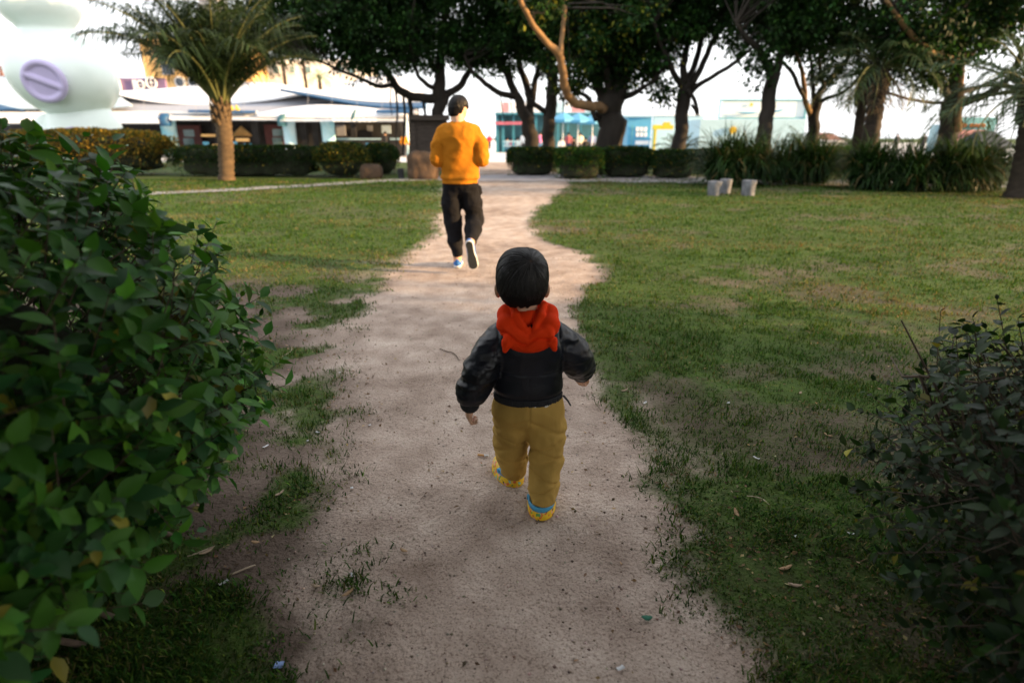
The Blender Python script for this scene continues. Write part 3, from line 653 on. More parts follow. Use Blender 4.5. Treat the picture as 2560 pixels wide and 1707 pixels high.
b1 = gp(2545, 494); palm('edge_palm', 'palm with arching fronds at the right edge of the lawn', b1, at(2585, 232, b1[1]), .24, .2, 26, 2.1, 24, nl=34, droop=(.7, 1.9))
for k, (px, py, Y, h, L, lab) in enumerate([(1700, 345, 25.5, .75, 1.35, 'low feathery palm behind the trunk of the vase shaped tree'), (2005, 330, 25.0, .95, 1.3, 'low feathery palm behind the left spiky plants'), (2125, 340, 26, .9, 1.0, 'small palm behind the thin palm trunk')]):
    b = at(px, 380, Y); b[2] = 0; palm('low_palm', lab, b, b + (0, 0, h), .11, .10, 22, L, 30 + k, 'low palms behind the hedges', droop=(.8, 1.8), nl=24)
for k, (px, top, Y, lab) in enumerate([(755, 130, 62, 'tall thin palm far behind the pavilion roof'), (798, 195, 60, 'short bushy palm rising just over the pavilion roof'), (705, 145, 63, 'far palm left of the tall thin palm')]):
    t = at(px, top, Y); palm('far_palm', lab, (t[0], Y, 0), t, .18, .13, 14, 1.7 if k != 1 else 1.4, 40 + k, 'far palms behind the pavilion', nl=16, cols=((.10, .22, .08), (.14, .26, .10)))

# ---------------------------------------------------------------- clipped hedges, bushes, spiky plants
HG = [(.016, .040, .010), (.022, .052, .012), (.012, .030, .009)]
def hedge(name, label, x0, x1, y0, y1, h, seed, rnd=.25, n=9000, greens=HG, yellow=.05, ycol=(.22, .17, .02), lsz=.075, cat='hedge', group=None, rz=0.0):
    rng = np.random.default_rng(seed); cx, cy = (x0 + x1) / 2, (y0 + y1) / 2; hx, hy = (x1 - x0) / 2, (y1 - y0) / 2
    root = empty(name, (cx, cy, 0), label, cat, group)
    q = unit(rng.normal(0, 1, (n, 3))); q[:, 2] = np.abs(q[:, 2]) * 1.0 ; q[: n // 12, 2] *= -.4
    pw = 2 + 6 * (1 - rnd); s = (np.abs(q) ** pw).sum(-1) ** (-1 / pw); S = q * s[:, None]
    nz = fbm(S[:, 0] * hx * 2.2, S[:, 1] * hy * 2.2, S[:, 2] * 2.2, seed=seed); rr = (.80 + .30 * nz) * (1 - .22 * rng.random(n) ** 2)
    pos = S * rr[:, None] * np.array((hx, hy, h * .52)) + np.array((cx, cy, h * .48)); pos[:, 2] = np.maximum(pos[:, 2], .03)
    d = S * .9 + rng.normal(0, .6, (n, 3)) + (0, 0, .15); up = np.array((0, 0, 1.)) + rng.normal(0, .6, (n, 3))
    col = tints(n, greens, .35, yellow, ycol, rng)
    leafmesh('foliage', LEAF2, pos, d, up, rng.uniform(.7, 1.3, n) * lsz, col, M['tree_leaf'], root)
    fn = lambda P: (((np.abs(P / np.array((hx * .76, hy * .76, h * .42), np.float32))) ** pw).sum(-1) ** (1 / pw) - 1) * min(hx, hy) * .7
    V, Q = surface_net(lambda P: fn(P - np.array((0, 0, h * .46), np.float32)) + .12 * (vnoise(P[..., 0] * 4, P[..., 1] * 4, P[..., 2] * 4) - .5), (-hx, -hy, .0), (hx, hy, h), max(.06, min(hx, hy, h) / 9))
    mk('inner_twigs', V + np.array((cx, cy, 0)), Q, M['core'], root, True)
    st = MB()
    for k in range(7):
        x = cx + rng.uniform(-.7, .7) * hx; y = cy + rng.uniform(-.5, .5) * hy; st.tube([(x, y, -.03), (x + rng.uniform(-.1, .1), y, h * .35), (x + rng.uniform(-.2, .2), y, h * .6)], [.02, .016, .01], 5)
    st.build('stems', M['twig'], root)['kind'] = 'stuff'; return root
def hx(px0, px1, Y): s = mpp(Y); return (px0 - 1280) * s, (px1 - 1280) * s
def hedge_px(name, label, p0, p1, Y, depth, h, seed, **k):
    a, b = hx(p0, p1, Y + depth * .3); return hedge(name, label, a, b, Y, Y + depth, h, seed, **k)
GOLD = [(.10, .09, .02), (.06, .08, .02), (.14, .10, .02), (.04, .06, .02)]
hedge_px('golden_hedge', 'unclipped yellow brown hedge below the giant mint figure', -60, 425, 20.6, 2.2, 1.55, 51, rnd=.7, n=15000, greens=GOLD, yellow=.35, ycol=(.28, .17, .02), lsz=.10)
hedge_px('clipped_hedge', 'long dark clipped hedge behind the palm trunk', 405, 820, 20.3, 1.4, 1.02, 52, rnd=.2, n=16000, yellow=.04)
hedge_px('round_bush', 'rounded clipped bush with yellow leaf tips at the hedge end', 775, 910, 19.6, 2.0, 1.12, 53, rnd=.85, n=8000, yellow=.22, cat='bush')
hedge_px('dark_bush', 'dark rounded bush behind the small brown boulder', 895, 990, 21.4, 1.8, 1.10, 54, rnd=.85, n=6000, yellow=.06, cat='bush')
hedge_px('clipped_hedge', 'low dark clipped hedge at the foot of the forked tree', 1268, 1395, 20.8, 1.5, .95, 55, rnd=.12, n=7000)
hedge_px('clipped_hedge', 'brighter green clipped hedge nearest the path in the centre', 1390, 1515, 18.9, 1.6, .98, 56, rnd=.12, n=7500, greens=[(.025, .07, .012), (.03, .085, .014), (.018, .05, .01)])
hedge_px('clipped_hedge', 'dark clipped hedge under the massive banyan', 1505, 1640, 19.6, 1.6, .98, 57, rnd=.12, n=7500)
hedge_px('clipped_hedge', 'clipped hedge below the vase shaped tree', 1634, 1752, 19.2, 1.5, .88, 58, rnd=.12, n=7000)
hedge_px('back_hedge', 'bright strip of hedge seen in the gap between the spiky plants', 2040, 2150, 22.5, 1.4, .95, 59, rnd=.3, n=6000, greens=[(.05, .12, .025), (.04, .10, .02)])
hedge_px('back_hedge', 'dark hedge behind the stone stools', 1745, 1830, 22.0, 1.4, .9, 60, rnd=.3, n=5000)

def spiky(name, label, px, Y, hw, h, n, seed, group):
    rng = np.random.default_rng(seed); c = at(px, 400, Y); c[2] = 0
    root = empty(name, tuple(float(v) for v in c), label, 'plant', group); nc = 9; V = []; C = []; Fc = []
    cen = [c + np.array((rng.uniform(-.75, .75) * hw, rng.uniform(-.5, .5) * hw * .8, 0)) for _ in range(nc)]
    seg = 5
    for k in range(n):
        o = cen[k % nc] + np.append(rng.normal(0, .10, 2), 0); az = rng.uniform(0, 2 * math.pi); L = h * rng.uniform(.7, 1.2); a = rng.uniform(.45, 1.45); dr = rng.uniform(1.3, 2.8) * (1.85 - a * .8)
        z0 = rng.uniform(0, .35) * h; p = o + (0, 0, z0); w0 = rng.uniform(.011, .02); col = np.array([(.011, .032, .007), (.016, .044, .009), (.026, .062, .012), (.008, .024, .007)][rng.integers(0, 4)]) * math.exp(rng.normal(0, .3))
        if rng.random() < .05: col = np.array((.16, .12, .05))
        b = len(V); s = np.array((-math.sin(az), math.cos(az), 0))
        for i in range(seg + 1):
            w_ = w0 * (1 - (i / seg) ** 2 * .95); V.append(p - s * w_); V.append(p + s * w_); C += [col, col]
            p = p + np.array((math.cos(az) * math.cos(a), math.sin(az) * math.cos(a), math.sin(a))) * L / seg; a -= dr / seg * (.4 + 1.2 * i / seg)
            p[2] = max(p[2], .02)
        Fc += [(b + 2 * i, b + 2 * i + 1, b + 2 * i + 3, b + 2 * i + 2) for i in range(seg)]
    mk('blades', V, np.array(Fc), M['leaf'], root, False, np.array(C)); return root
SG = 'clumps of spiky arching leaves along the lawn edge'
spiky('spiky_plant', 'spiky leafed clump right behind the stone stools', 1858, 16.6, 1.05, 1.45, 2000, 61, SG)
spiky('spiky_plant', 'spiky clump right of the one behind the stone stools', 2000, 17.3, 1.0, 1.35, 2000, 62, SG)
spiky('spiky_plant', 'leftmost spiky clump of the large right hand mass', 2200, 15.6, .95, 1.2, 1900, 63, SG)
spiky('spiky_plant', 'middle spiky clump in front of the white footed tree', 2320, 15.0, 1.0, 1.25, 1900, 64, SG)
spiky('spiky_plant', 'rightmost spiky clump beside the edge palm', 2435, 15.0, .95, 1.2, 1900, 65, SG)
# ---------------------------------------------------------------- the two hedges beside the camera
def near_hedge(name, label, c, r, pw, n, lsz, seed, greens, nstem, cat='hedge', zmin=.05, shoots=40, under=0.0):
    rng = np.random.default_rng(seed); c = np.array(c); r = np.array(r)
    root = empty(name, (float(c[0]), float(c[1]), 0), label, cat)
    # little shoots carry the leaves: a shoot leaves the blob's skin, leaves sit in pairs along it
    ns = n // 7; q = unit(rng.normal(0, 1, (ns, 3))); S = q * ((np.abs(q) ** pw).sum(-1) ** (-1 / pw))[:, None]
    nz = fbm(S[:, 0] * 2.6, S[:, 1] * 2.6, S[:, 2] * 2.6, seed=seed); rr = (.80 + .36 * nz) * (1 - .34 * rng.random(ns) ** 1.4)
    o = S * rr[:, None] * r + c; o[:, 0] -= under * np.maximum(0, .55 - o[:, 2]); k = (o[:, 2] > zmin) & (np.abs(o[:, 0]) + np.maximum(0, .35 - o[:, 1]) > .42); o, S = o[k], S[k]; ns = len(o)
    sd_ = unit(S / r * .6 + rng.normal(0, .35, (ns, 3)) + (0, 0, .35)); sl = rng.uniform(.05, .14, ns); sl[:shoots] *= 1.7
    tw = MB(); pos = []; dr = []; up = []
    for i in range(ns):
        e = o[i] + sd_[i] * sl[i]; tw.tube([o[i] - sd_[i] * .10, o[i], e], [.0022, .0018, .001], 3, False)
        s = unit(np.cross(sd_[i], rng.normal(0, 1, 3)))
        for j in range(7):
            t = .1 + .15 * j; a = j * 2.4; s2 = s * math.cos(a) + np.cross(sd_[i], s) * math.sin(a)
            pos.append(o[i] + sd_[i] * sl[i] * t); dr.append(s2 * .85 + sd_[i] * (.25 + .5 * t) + (0, 0, -.12)); up.append(sd_[i] + np.array((0, 0, .5)) + rng.normal(0, .25, 3))
    tw.build('shoots', M['twig'], root)['kind'] = 'stuff'
    pos, dr, up = np.array(pos), np.array(dr), np.array(up); m = len(pos); sc = rng.uniform(.45, 1.3, m) * lsz
    col = tints(m, greens, .30, .03, (.16, .15, .02), rng)
    # the 300 that show largest become leaves of their own
    v = pos - np.array((0, 0, H)); zc = v[:, 1] * math.cos(PITCH) - v[:, 2] * math.sin(PITCH); yc = v[:, 1] * math.sin(PITCH) + v[:, 2] * math.cos(PITCH)
    inf = (zc > .3) & (np.abs(v[:, 0] / zc) < .9) & (np.abs(yc / zc) < .6)
    outer = (np.abs((pos - c) / r) ** pw).sum(-1) ** (1 / pw); facing = -(unit((pos - c) / r) * unit(v)).sum(-1)
    score = np.where(inf & (facing > .05), sc / np.maximum(zc, .3) * (outer > .9) * rng.uniform(.6, 1, m), 0); pick = np.argsort(-score)[:300]
    rest = np.ones(m, bool); rest[pick] = False
    o2 = leafmesh('foliage', LEAF6, pos[rest], dr[rest], up[rest], sc[rest], col[rest], M['leaf'], root, True); o2['kind'] = 'stuff'
    me = []
    for kk in range(12):
        g = bpy.data.meshes.new('leaf'); g.from_pydata(LEAF9[0].tolist(), [], LEAF9[1].tolist()); g.update(); g.polygons.foreach_set('use_smooth', np.ones(len(g.polygons), bool))
        a = g.attributes.new('col', 'FLOAT_COLOR', 'POINT'); cc = np.ones((21, 4), np.float32); cc[:, :3] = col[pick[kk * 7]]; a.data.foreach_set('color', cc.ravel()); g.materials.append(M['leaf']); me.append(g)
    from mathutils import Matrix
    for q_, i in enumerate(pick):
        d = dr[i] / np.linalg.norm(dr[i]); sx = np.cross(d, up[i]); sx /= np.linalg.norm(sx); u2 = np.cross(sx, d); p = pos[i] - ORG[root.name]
        L = bpy.data.objects.new('leaf', me[q_ % 12]); COL.objects.link(L); L.parent = root
        Mx = Matrix([[sx[0], d[0], u2[0], p[0]], [sx[1], d[1], u2[1], p[1]], [sx[2], d[2], u2[2], p[2]], [0, 0, 0, 1]]); L.matrix_local = Mx @ Matrix.Scale(float(sc[i]), 4)
    st = MB()
    for k in range(nstem):
        b = c + np.array((rng.uniform(-.45, .45) * r[0], rng.uniform(-.55, .55) * r[1], 0)); b[2] = -.02; e = c + rng.uniform(-.72, .72, 3) * r; e[2] = c[2] + rng.uniform(-.1, .7) * r[2]
        mid = (b + e) / 2 + rng.normal(0, .05, 3); P = spline([b, mid, e], 5); st.tube(P, [.010 * (1 - .6 * i / (len(P) - 1)) for i in range(len(P))], 6)
        for _ in range(4):
            f = P[rng.integers(3, len(P))]; g = f + rng.normal(0, .16, 3) + (0, 0, .08); st.tube([f, (f + g) / 2 + rng.normal(0, .02, 3), g], [.005, .004, .002], 4, False)
    st.build('stems', M['twig'], root, True)['kind'] = 'stuff'
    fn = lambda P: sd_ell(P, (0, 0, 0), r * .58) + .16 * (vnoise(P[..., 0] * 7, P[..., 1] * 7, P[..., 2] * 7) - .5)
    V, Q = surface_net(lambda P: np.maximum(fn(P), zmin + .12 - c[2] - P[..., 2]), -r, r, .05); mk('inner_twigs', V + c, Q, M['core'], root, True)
near_hedge('leafy_hedge', 'tall leafy green hedge filling the left foreground', (-1.40, 1.18, .58), (.67, .78, .70), 2.3, 21000, .056, 71, [(.040, .128, .012), (.030, .102, .018), (.058, .160, .014), (.022, .080, .020)], 26, under=.75)
near_hedge('low_leafy_bush', 'low dark leafy bush in the right foreground corner', (1.56, 1.06, .36), (.62, .68, .50), 2.2, 11500, .038, 72, [(.011, .030, .006), (.008, .022, .007), (.015, .038, .007)], 24, cat='bush', shoots=120, under=-.35)

# ---------------------------------------------------------------- unseen trees: right pair shade the path, others added to dim the foreground
def shade_tree(x, y, h, cr, zc, n, seed, label):
    rng = np.random.default_rng(seed); root = empty('shade_tree', (x, y, 0), label, 'tree', 'shade trees right of the lawn')
    T = spline([(x, y, -.05, .26), (x + .1, y, 1.2, .2), (x - .05, y + .1, 2.4, .17), (x, y, zc, .1)], 6); V, Fc = limb_mesh(np.array(T), 12); mk('trunk', V, Fc, M['bark'], root, True)
    for k in range(8):
        a = k * .8; e = np.array((x + math.cos(a) * cr * .8, y + math.sin(a) * cr * .8, zc + rng.uniform(-.5, 1.4))); L = spline([(x, y, 2.0 + .1 * k, .1), (*((np.array((x, y, 2.4)) + e) / 2 + (0, 0, .3)), .06), (*e, .02)], 6); V, Fc = limb_mesh(np.array(L), 7); mk('limb', V, Fc, M['bark'], root, True)
    q = unit(rng.normal(0, 1, (n, 3))) * rng.random((n, 1)) ** .36; C = np.array((x, y, zc)) + q * np.array((cr, cr, h)); per = 34; ci = np.repeat(np.arange(n), per)
    off = unit(rng.normal(0, 1, (n * per, 3))) * rng.random((n * per, 1)) ** .5 * .6; d = unit(off) + rng.normal(0, .5, (n * per, 3)) - (0, 0, .4)
    leafmesh('crown', LEAF2, C[ci] + off, d, np.array((0, 0, 1.)) + rng.normal(0, .5, (n * per, 3)), rng.uniform(.19, .29, n * per), tints(n * per, GREENS, .3, 0, rng=rng), M['tree_leaf'], root)
shade_tree(9.8, -.3, 2.4, 2.7, 3.7, 330, 91, 'nearest shade tree off to the right of the leafy bush')
shade_tree(16.5, -1.6, 2.6, 3.0, 4.2, 260, 92, 'shade tree farther off to the right')
shade_tree(-1.8, -8.4, 2.6, 4.2, 3.7, 330, 95, 'shade tree a few steps behind the viewer')
shade_tree(-5.6, -1.2, 1.8, 3.2, 4.4, 300, 94, 'shade tree behind the tall left hedge')
shade_tree(.6, -1.7, 1.2, 4.8, 4.2, 720, 93, 'spreading shade tree over the path behind the viewer')

# ---------------------------------------------------------------- buildings and far things
def pbox(px0, px1, py0, py1, Y, dep, name, m, parent, bev=0.0, mb=None):
    a, b = at(px0, py1, Y), at(px1, py0, Y); s = MB() if mb is None else mb
    s.box(((a[0] + b[0]) / 2, Y + dep / 2, (a[2] + b[2]) / 2), (abs(b[0] - a[0]), dep, abs(b[2] - a[2])), 0, bev)
    return s.build(name, M[m], parent) if mb is None else s
def loft(name, low, high, Yl, Yh, m, parent, th=.12, rows=7, sag=.0):
    n = 40; res = lambda c: np.array([np.interp(np.linspace(0, 1, n), np.linspace(0, 1, len(s)), s) for s in np.array(spline([(float(a), float(b)) for a, b in c], 8)).T]).T
    lo, hi = res(low), res(high); V = []; Fc = []
    for r in range(rows + 1):
        f = r / rows; Y = Yl + (Yh - Yl) * f
        for i in range(n):
            p = lo[i] * (1 - f) + hi[i] * f; q = at(p[0], p[1] + sag * math.sin(math.pi * f), Y); V.append(q)
    N = len(V); V += [v - np.array((0, 0, th)) for v in V]
    for r in range(rows):
        for i in range(n - 1):
            a = r * n + i; Fc.append((a, a + 1, a + n + 1, a + n)); Fc.append((N + a, N + a + n, N + a + n + 1, N + a + 1))
    for i in range(n - 1): Fc.append((i, N + i, N + i + 1, i + 1)); a = rows * n + i; Fc.append((a, a + 1, N + a + 1, N + a))
    for r in range(rows): a = r * n; Fc.append((a, a + n, N + a + n, N + a)); a = r * n + n - 1; Fc.append((a, N + a, N + a + n, a + n))
    return mk(name, V, Fc, M[m], parent, True)
def awning(px0, px1, py0, py1, Y, parent, m='white_paint'):
    a0, b0, a1, b1 = at(px0, py0, Y + 1.1), at(px1, py0, Y + 1.1), at(px0, py1, Y), at(px1, py1, Y); wd = b1[0] - a1[0]; n = int(wd / .155) * 4; V = []; Fc = []
    for r in range(4):
        f = r / 3
        for i in range(n + 1):
            u = i / n; A = a0 * (1 - u) + b0 * u; B = a1 * (1 - u) + b1 * u; p = A * (1 - f) + B * f; ph = i % 4; p = p + np.array((0, -.045, .035)) * (1 if ph in (0, 1) else -1); V.append(p)
    for r in range(3):
        for i in range(n): a = r * (n + 1) + i; Fc.append((a, a + 1, a + n + 2, a + n + 1))
    return mk('awning', V, Fc, M[m], parent)
def blobs(px0, px1, py0, py1, Y, n, m, parent, name='sign_letter', seed=0):
    rng = random.Random(seed); s = (px1 - px0) / n
    for k in range(n):
        a = px0 + s * (k + .08); b = px0 + s * (k + .9); mb = MB();
        pbox(a, a + s * .28, py0 + rng.uniform(0, .2) * (py1 - py0), py1, Y, .12, '', m, None, .03, mb)
        if rng.random() < .75: pbox(a + s * .25, b, py0 + rng.uniform(.0, .25) * (py1 - py0), py0 + (py1 - py0) * rng.uniform(.35, .5), Y, .118, '', m, None, .03, mb)
        if rng.random() < .7: pbox(a + s * .25, b - s * .1, py1 - (py1 - py0) * rng.uniform(.25, .4), py1 + rng.uniform(-.5, .5), Y, .116, '', m, None, .03, mb)
        if rng.random() < .6: pbox(b - s * .26, b, py0 + (py1 - py0) * .3, py1 - (py1 - py0) * .1, Y, .114, '', m, None, .03, mb)
        mb.build(name, M[m], parent)

PV = empty('pavilion', (-13, 42, 0), 'long low pavilion with white and grey sail roofs and awnings', 'building')
pbox(-80, 1045, 262, 400, 47.2, .3, 'wall', 'dark', PV)
loft('roof', [(-80, 272), (100, 270), (220, 272), (330, 262)], [(-80, 192), (90, 195), (190, 204), (270, 222)], 42.0, 48, 'pale_blue_roof', PV)
loft('roof', [(-80, 275), (-20, 274), (40, 272), (60, 276)], [(-80, 255), (-20, 258), (20, 266), (58, 275)], 41.6, 42.4, 'blue_roof', PV)
loft('roof', [(235, 286), (420, 286), (640, 284), (800, 282), (960, 282), (1045, 282)], [(280, 230), (420, 240), (640, 236), (800, 225), (930, 240), (1040, 262)], 41.9, 47.5, 'grey_roof', PV)
loft('roof', [(285, 232), (350, 247), (430, 257), (530, 260), (650, 251), (750, 236), (805, 229)], [(300, 228), (400, 222), (500, 213), (600, 206), (680, 208), (750, 219), (806, 228)], 44.7, 47.6, 'white_roof', PV)
loft('roof', [(700, 224), (790, 241), (880, 258), (960, 267), (1066, 268)], [(700, 222), (790, 236), (880, 250), (960, 256), (1066, 256)], 43.3, 44.6, 'blue_roof', PV)
loft('roof', [(765, 230), (830, 240), (890, 249), (965, 254), (1058, 254)], [(830, 222), (880, 205), (930, 192), (1000, 192), (1058, 222)], 44.65, 49, 'white_roof', PV)
loft('roof', [(640, 288), (760, 291), (900, 291), (1020, 288)], [(640, 284), (720, 269), (800, 262), (900, 267), (1010, 283)], 41.2, 42.0, 'white_roof', PV)
loft('roof', [(940, 281), (980, 282), (1030, 282)], [(940, 275), (985, 274), (1030, 272)], 41.0, 41.3, 'blue_roof', PV, .06)
loft('roof', [(470, 280), (560, 281), (640, 282)], [(470, 275), (560, 275), (640, 277)], 41.3, 41.6, 'blue_roof', PV, .06)
pbox(235, 640, 279, 282, 41.65, .25, 'fascia', 'white_paint', PV)
awning(-80, 398, 281, 309, 40.6, PV); awning(425, 694, 283, 301, 41.0, PV); awning(702, 1022, 286, 304, 40.9, PV)
for px, wd, m in ((433, 17, 'column_blue'), (730, 15, 'column_white'), (826, 16, 'column_blue'), (1020, 5, 'column_white')):
    b = at(px, 380, 42.6); s = wd * mpp(42.6); z1 = at(px, 298, 42.6)[2]
    V, Fc = tube([(b[0], 42.6, -.05), (b[0], 42.6, z1 * .3), (b[0], 42.6, z1 * .8), (b[0], 42.6, z1 + .2)], [s, s * .98, s * 1.02, s * 1.15], 20); mk('column', V, Fc, M[m], PV, True)
def door(px0, px1, py0, py1, Y):
    d = pbox(px0, px1, py0, py1, Y, .12, 'door', 'red_door', PV); w_ = px1 - px0; h_ = py1 - py0
    for i in range(2):
        for j in range(3):
            x = px0 + w_ * (.27 + .25 * i); y = py0 + h_ * (.14 + .27 * j); pbox(x, x + w_ * .20, y, y + h_ * .22, Y - .03, .05, 'pane', 'pane', d)
door(447, 498, 314, 392, 46.6); door(670, 718, 312, 392, 46.6)
blobs(832, 942, 296, 305, 40.5, 9, 'white_paint', PV, seed=3)
blobs(524, 536, 262, 276, 41.2, 1, 'yellow', PV, seed=5); blobs(576, 600, 262, 277, 41.2, 2, 'yellow', PV, seed=6)
pbox(808, 1028, 346, 350, 43.6, .3, 'counter_top', 'light_blue', PV); pbox(808, 1028, 351, 388, 43.7, .25, 'counter_front', 'dark', PV)
for a, b, c, d, m in ((824, 838, 354, 362, 'light_blue'), (858, 872, 354, 361, 'stone'), (915, 940, 358, 370, 'bright_blue'), (808, 818, 322, 345, 'white_paint'), (955, 976, 314, 334, 'pale_blue_roof'), (918, 930, 314, 328, 'stone'), (510, 521, 355, 377, 'bright_blue'), (581, 591, 354, 378, 'bright_blue'), (613, 626, 358, 378, 'bright_blue'), (614, 624, 358, 366, 'yellow'), (503, 537, 336, 342, 'yellow_wall'), (531, 543, 361, 366, 'yellow_wall'), (590, 622, 346, 354, 'yellow_wall'), (330, 372, 362, 392, 'light_blue'), (360, 390, 345, 392, 'dark_wood'), (842, 862, 312, 340, 'grey_roof')):
    pbox(a, b, c, d, 43.2 if c > 330 else 46.8, .1, 'shop_panel', m, PV)
mb = MB(); c = at(606, 335, 46.4)
for k in range(9): a = -.9 + k * .22; mb.tube([c + (0, 0, .55), c + (math.sin(a) * .9, -.1, -.15)], [.02, .09], 6)
mb.build('wall_lamp', M['yellow_wall'], PV, True)
for px in (545, 640, 760, 790, 885, 1000): pbox(px - 2, px + 2, 300, 395, 43.9, .15, 'post', 'dark', PV)
for px, m in ((412, 'blue_roof'), (705, 'teal_dark')):    # blue caps above the columns
    mb = MB(); c = at(px, 300, 41.3); mb.tube([c + (0, 0, -.4), c + (0, 0, -.05), c + (.1, 0, .18), c + (.3, 0, .3)], [.36, .42, .34, .14] if px < 500 else [.3, .34, .26, .08], 12); mb.build('column_cap', M[m], PV, True)
mb = MB(); c = at(883, 288, 40.6); mb.tube([c + (-.12, 0, -.3), c + (0, 0, 0), c + (.2, 0, .35)], [.1, .12, .06], 8); mb.build('roof_fin', M['teal_dark'], PV, True)
for px in (275, 360, 490, 610, 770, 830, 893, 955): mb = MB(); mb.tube([at(px, 205 if px < 700 else 225, 42), at(px, 286, 41.3)], .012, 4, True); mb.build('cable', M['grey_roof'], PV)

YB = empty('yellow_building', (-28, 60, 0), 'sunlit yellow building with dark windows behind the palm crown', 'building')
pbox(404, 575, 96, 395, 60, 8, 'wall', 'yellow_wall', YB)
for a, b, c, d in ((407, 424, 118, 188), (432, 466, 124, 166), (474, 500, 124, 170), (520, 560, 110, 160)):
    f = pbox(a, b, c, d, 59.9, .08, 'window', 'grey_roof', YB); pbox(a + 2, b - 2, c + 3, d - 3, 59.86, .05, 'pane', 'dark_glass', f)
for px in (451, 484):
    c = at(px, 206, 59.9); r = 13 * mpp(60); V, Fc = tube([c + (0, .1, 0), c + (0, -.12, 0)], [r, r], 24); f = mk('round_window', V, Fc, M['white_paint'], YB); V, Fc = tube([c + (0, -.1, 0), c + (0, -.16, 0)], [r * .7, r * .7], 24); mk('pane', V, Fc, M['dark_glass'], f)
c = at(536, 96, 63); mb = MB(); s = 40 * mpp(63); mb.add([(c[0] - s, 61.5, c[2]), (c[0] + s, 61.5, c[2]), (c[0] + s, 66, c[2]), (c[0] - s, 66, c[2]), (c[0] + .3, 63.5, c[2] + 6.2)], [(0, 1, 4), (1, 2, 4), (2, 3, 4), (3, 0, 4), (3, 2, 1, 0)]); mb.build('spire', M['grey_roof'], YB)
CB = empty('cream_building', (-22, 70, 0), 'pale cream block far behind the pavilion', 'building'); M['cream'] = mat('cream_wall', (.84, .81, .74), .7, .06, .6, .05)
pbox(668, 905, 150, 385, 70, 8, 'wall', 'cream', CB)
for px in (690, 730, 770, 850, 880): f = pbox(px - 7, px + 7, 165, 185, 69.9, .12, 'window', 'white_paint', CB); pbox(px - 5, px + 5, 167, 183, 69.84, .05, 'pane', 'pane', f)
BB = empty('rooftop_board', (-33, 56, 0), 'purple signboard of rings and bars beside the yellow building', 'sign')
pbox(283, 411, 196, 230, 56, .3, 'board', 'purple_board', BB)
for px in (300, 395): pbox(px - 2, px + 2, 226, 395, 56.3, .2, 'post', 'grey_roof', BB)
for px, r in ((351, 9), (378, 12)):
    c = at(px, 213 if r < 11 else 208, 55.9); L = [c + np.array((math.cos(a), 0, math.sin(a))) * r * mpp(56) for a in np.linspace(0, 2 * math.pi, 25)]; mb = MB(); mb.tube(L, .09, 6, False); mb.tube([L[0], L[12]], .05, 5); mb.tube([L[6], L[18]], .05, 5) if r > 10 else None; mb.build('ring', M['white_paint'], BB, True)
for px in (289, 297, 336): pbox(px - 1.5, px + 1.5, 200, 226, 55.85, .1, 'bar', 'white_paint', BB)
FS = empty('letter_frame', (-48, 56, 0), 'brown rooftop sign strokes at the far left edge', 'sign')
for (x0, y0, x1, y1) in ((2, 192, 2, 166), (2, 166, 10, 172), (10, 172, 2, 180), (3, 180, 11, 192), (14, 166, 25, 192), (25, 168, 14, 192)): mb = MB(); mb.tube([at(x0, y0, 56), at(x1, y1, 56)], .09, 5); mb.build('stroke', M['brown_roof'], FS)
mb = MB(); mb.box((at(10, 192, 56)[0], 56, at(10, 195, 56)[2] / 2), (.2, .2, at(10, 193, 56)[2])); mb.build('post', M['grey_roof'], FS)

# the giant mint figure
c1 = at(158, 188, 27.5); s = mpp(27.5, 4.0); fr = np.array((c1[0], 27.5, 0)); MF = empty('mint_figure', tuple(float(v) for v in fr), 'giant glossy mint balloon figure with a lilac disc, above the golden hedge', 'sculpture')
hz = c1[2]
def f_head(P):
    d = sd_ell(P, (0, 0, hz), (120 * s, 112 * s, 104 * s), rotm(0, .35, 0)); d2 = sd_ell(P, (-14 * s, -.1, hz + 152 * s), (86 * s, 84 * s, 62 * s)); return smin(d, d2, .45)
organic('head', f_head, (-3, -2.6, hz - 2.6), (3, 2.6, hz + 4.6), .09, M['mint'], MF)
def f_body(P):
    z0 = hz - 100 * s; d = sd_ell(P, (.35, .1, z0 - .75), (1.55, 1.3, 1.75))
    for x, y, rr in ((-.95, -.9, .62), (-.15, -1.15, .55), (1.35, -.85, .75)): d = smin(d, sd_ell(P, (x, y, .62), (rr, rr, .95)), .12)
    d = smin(d, sd_ell(P, (-1.2, -.3, z0 - .75), (.55, .5, .95), rotm(0, .3, 0)), .15); return np.maximum(d, -P[..., 2])
organic('body', f_body, (-2.6, -2.2, -.1), (2.8, 1.9, hz), .08, M['mint'], MF)
def f_bib(P): return np.maximum(sd_ell(P, (.55, -.62, hz - 100 * s - .95), (.8, .75, .8)), -P[..., 2])
organic('belly_patch', f_bib, (-.5, -1.6, 0), (1.7, .4, 3), .06, M['lilac'], MF)
dp = at(112, 204, 27.5 - 108 * s) - np.array((c1[0], 27.5, 0)); nn = unit(dp - np.array((0, 0, hz)) + np.array((0, -.9, 0))); e1 = unit(np.cross(nn, (0, 0, 1.))); e2 = np.cross(e1, nn); rd = 46 * s; Md = np.stack([e1, e2, nn], -1)
def f_disc(P):
    q = (P - dp.astype(np.float32)) @ Md.astype(np.float32); rr = np.linalg.norm(q[..., :2], axis=-1)
    ring = np.sqrt((rr - rd * .86) ** 2 + (q[..., 2] - .03) ** 2) - rd * .17; disc = np.maximum(rr - rd * .85, np.abs(q[..., 2] + .08) - .16)
    bar = sd_cap(q, (-rd * .72, -rd * .30, .05), (rd * .72, rd * .30, .05), rd * .17, rd * .17); return smin(smin(ring, disc, .05), bar, .05)
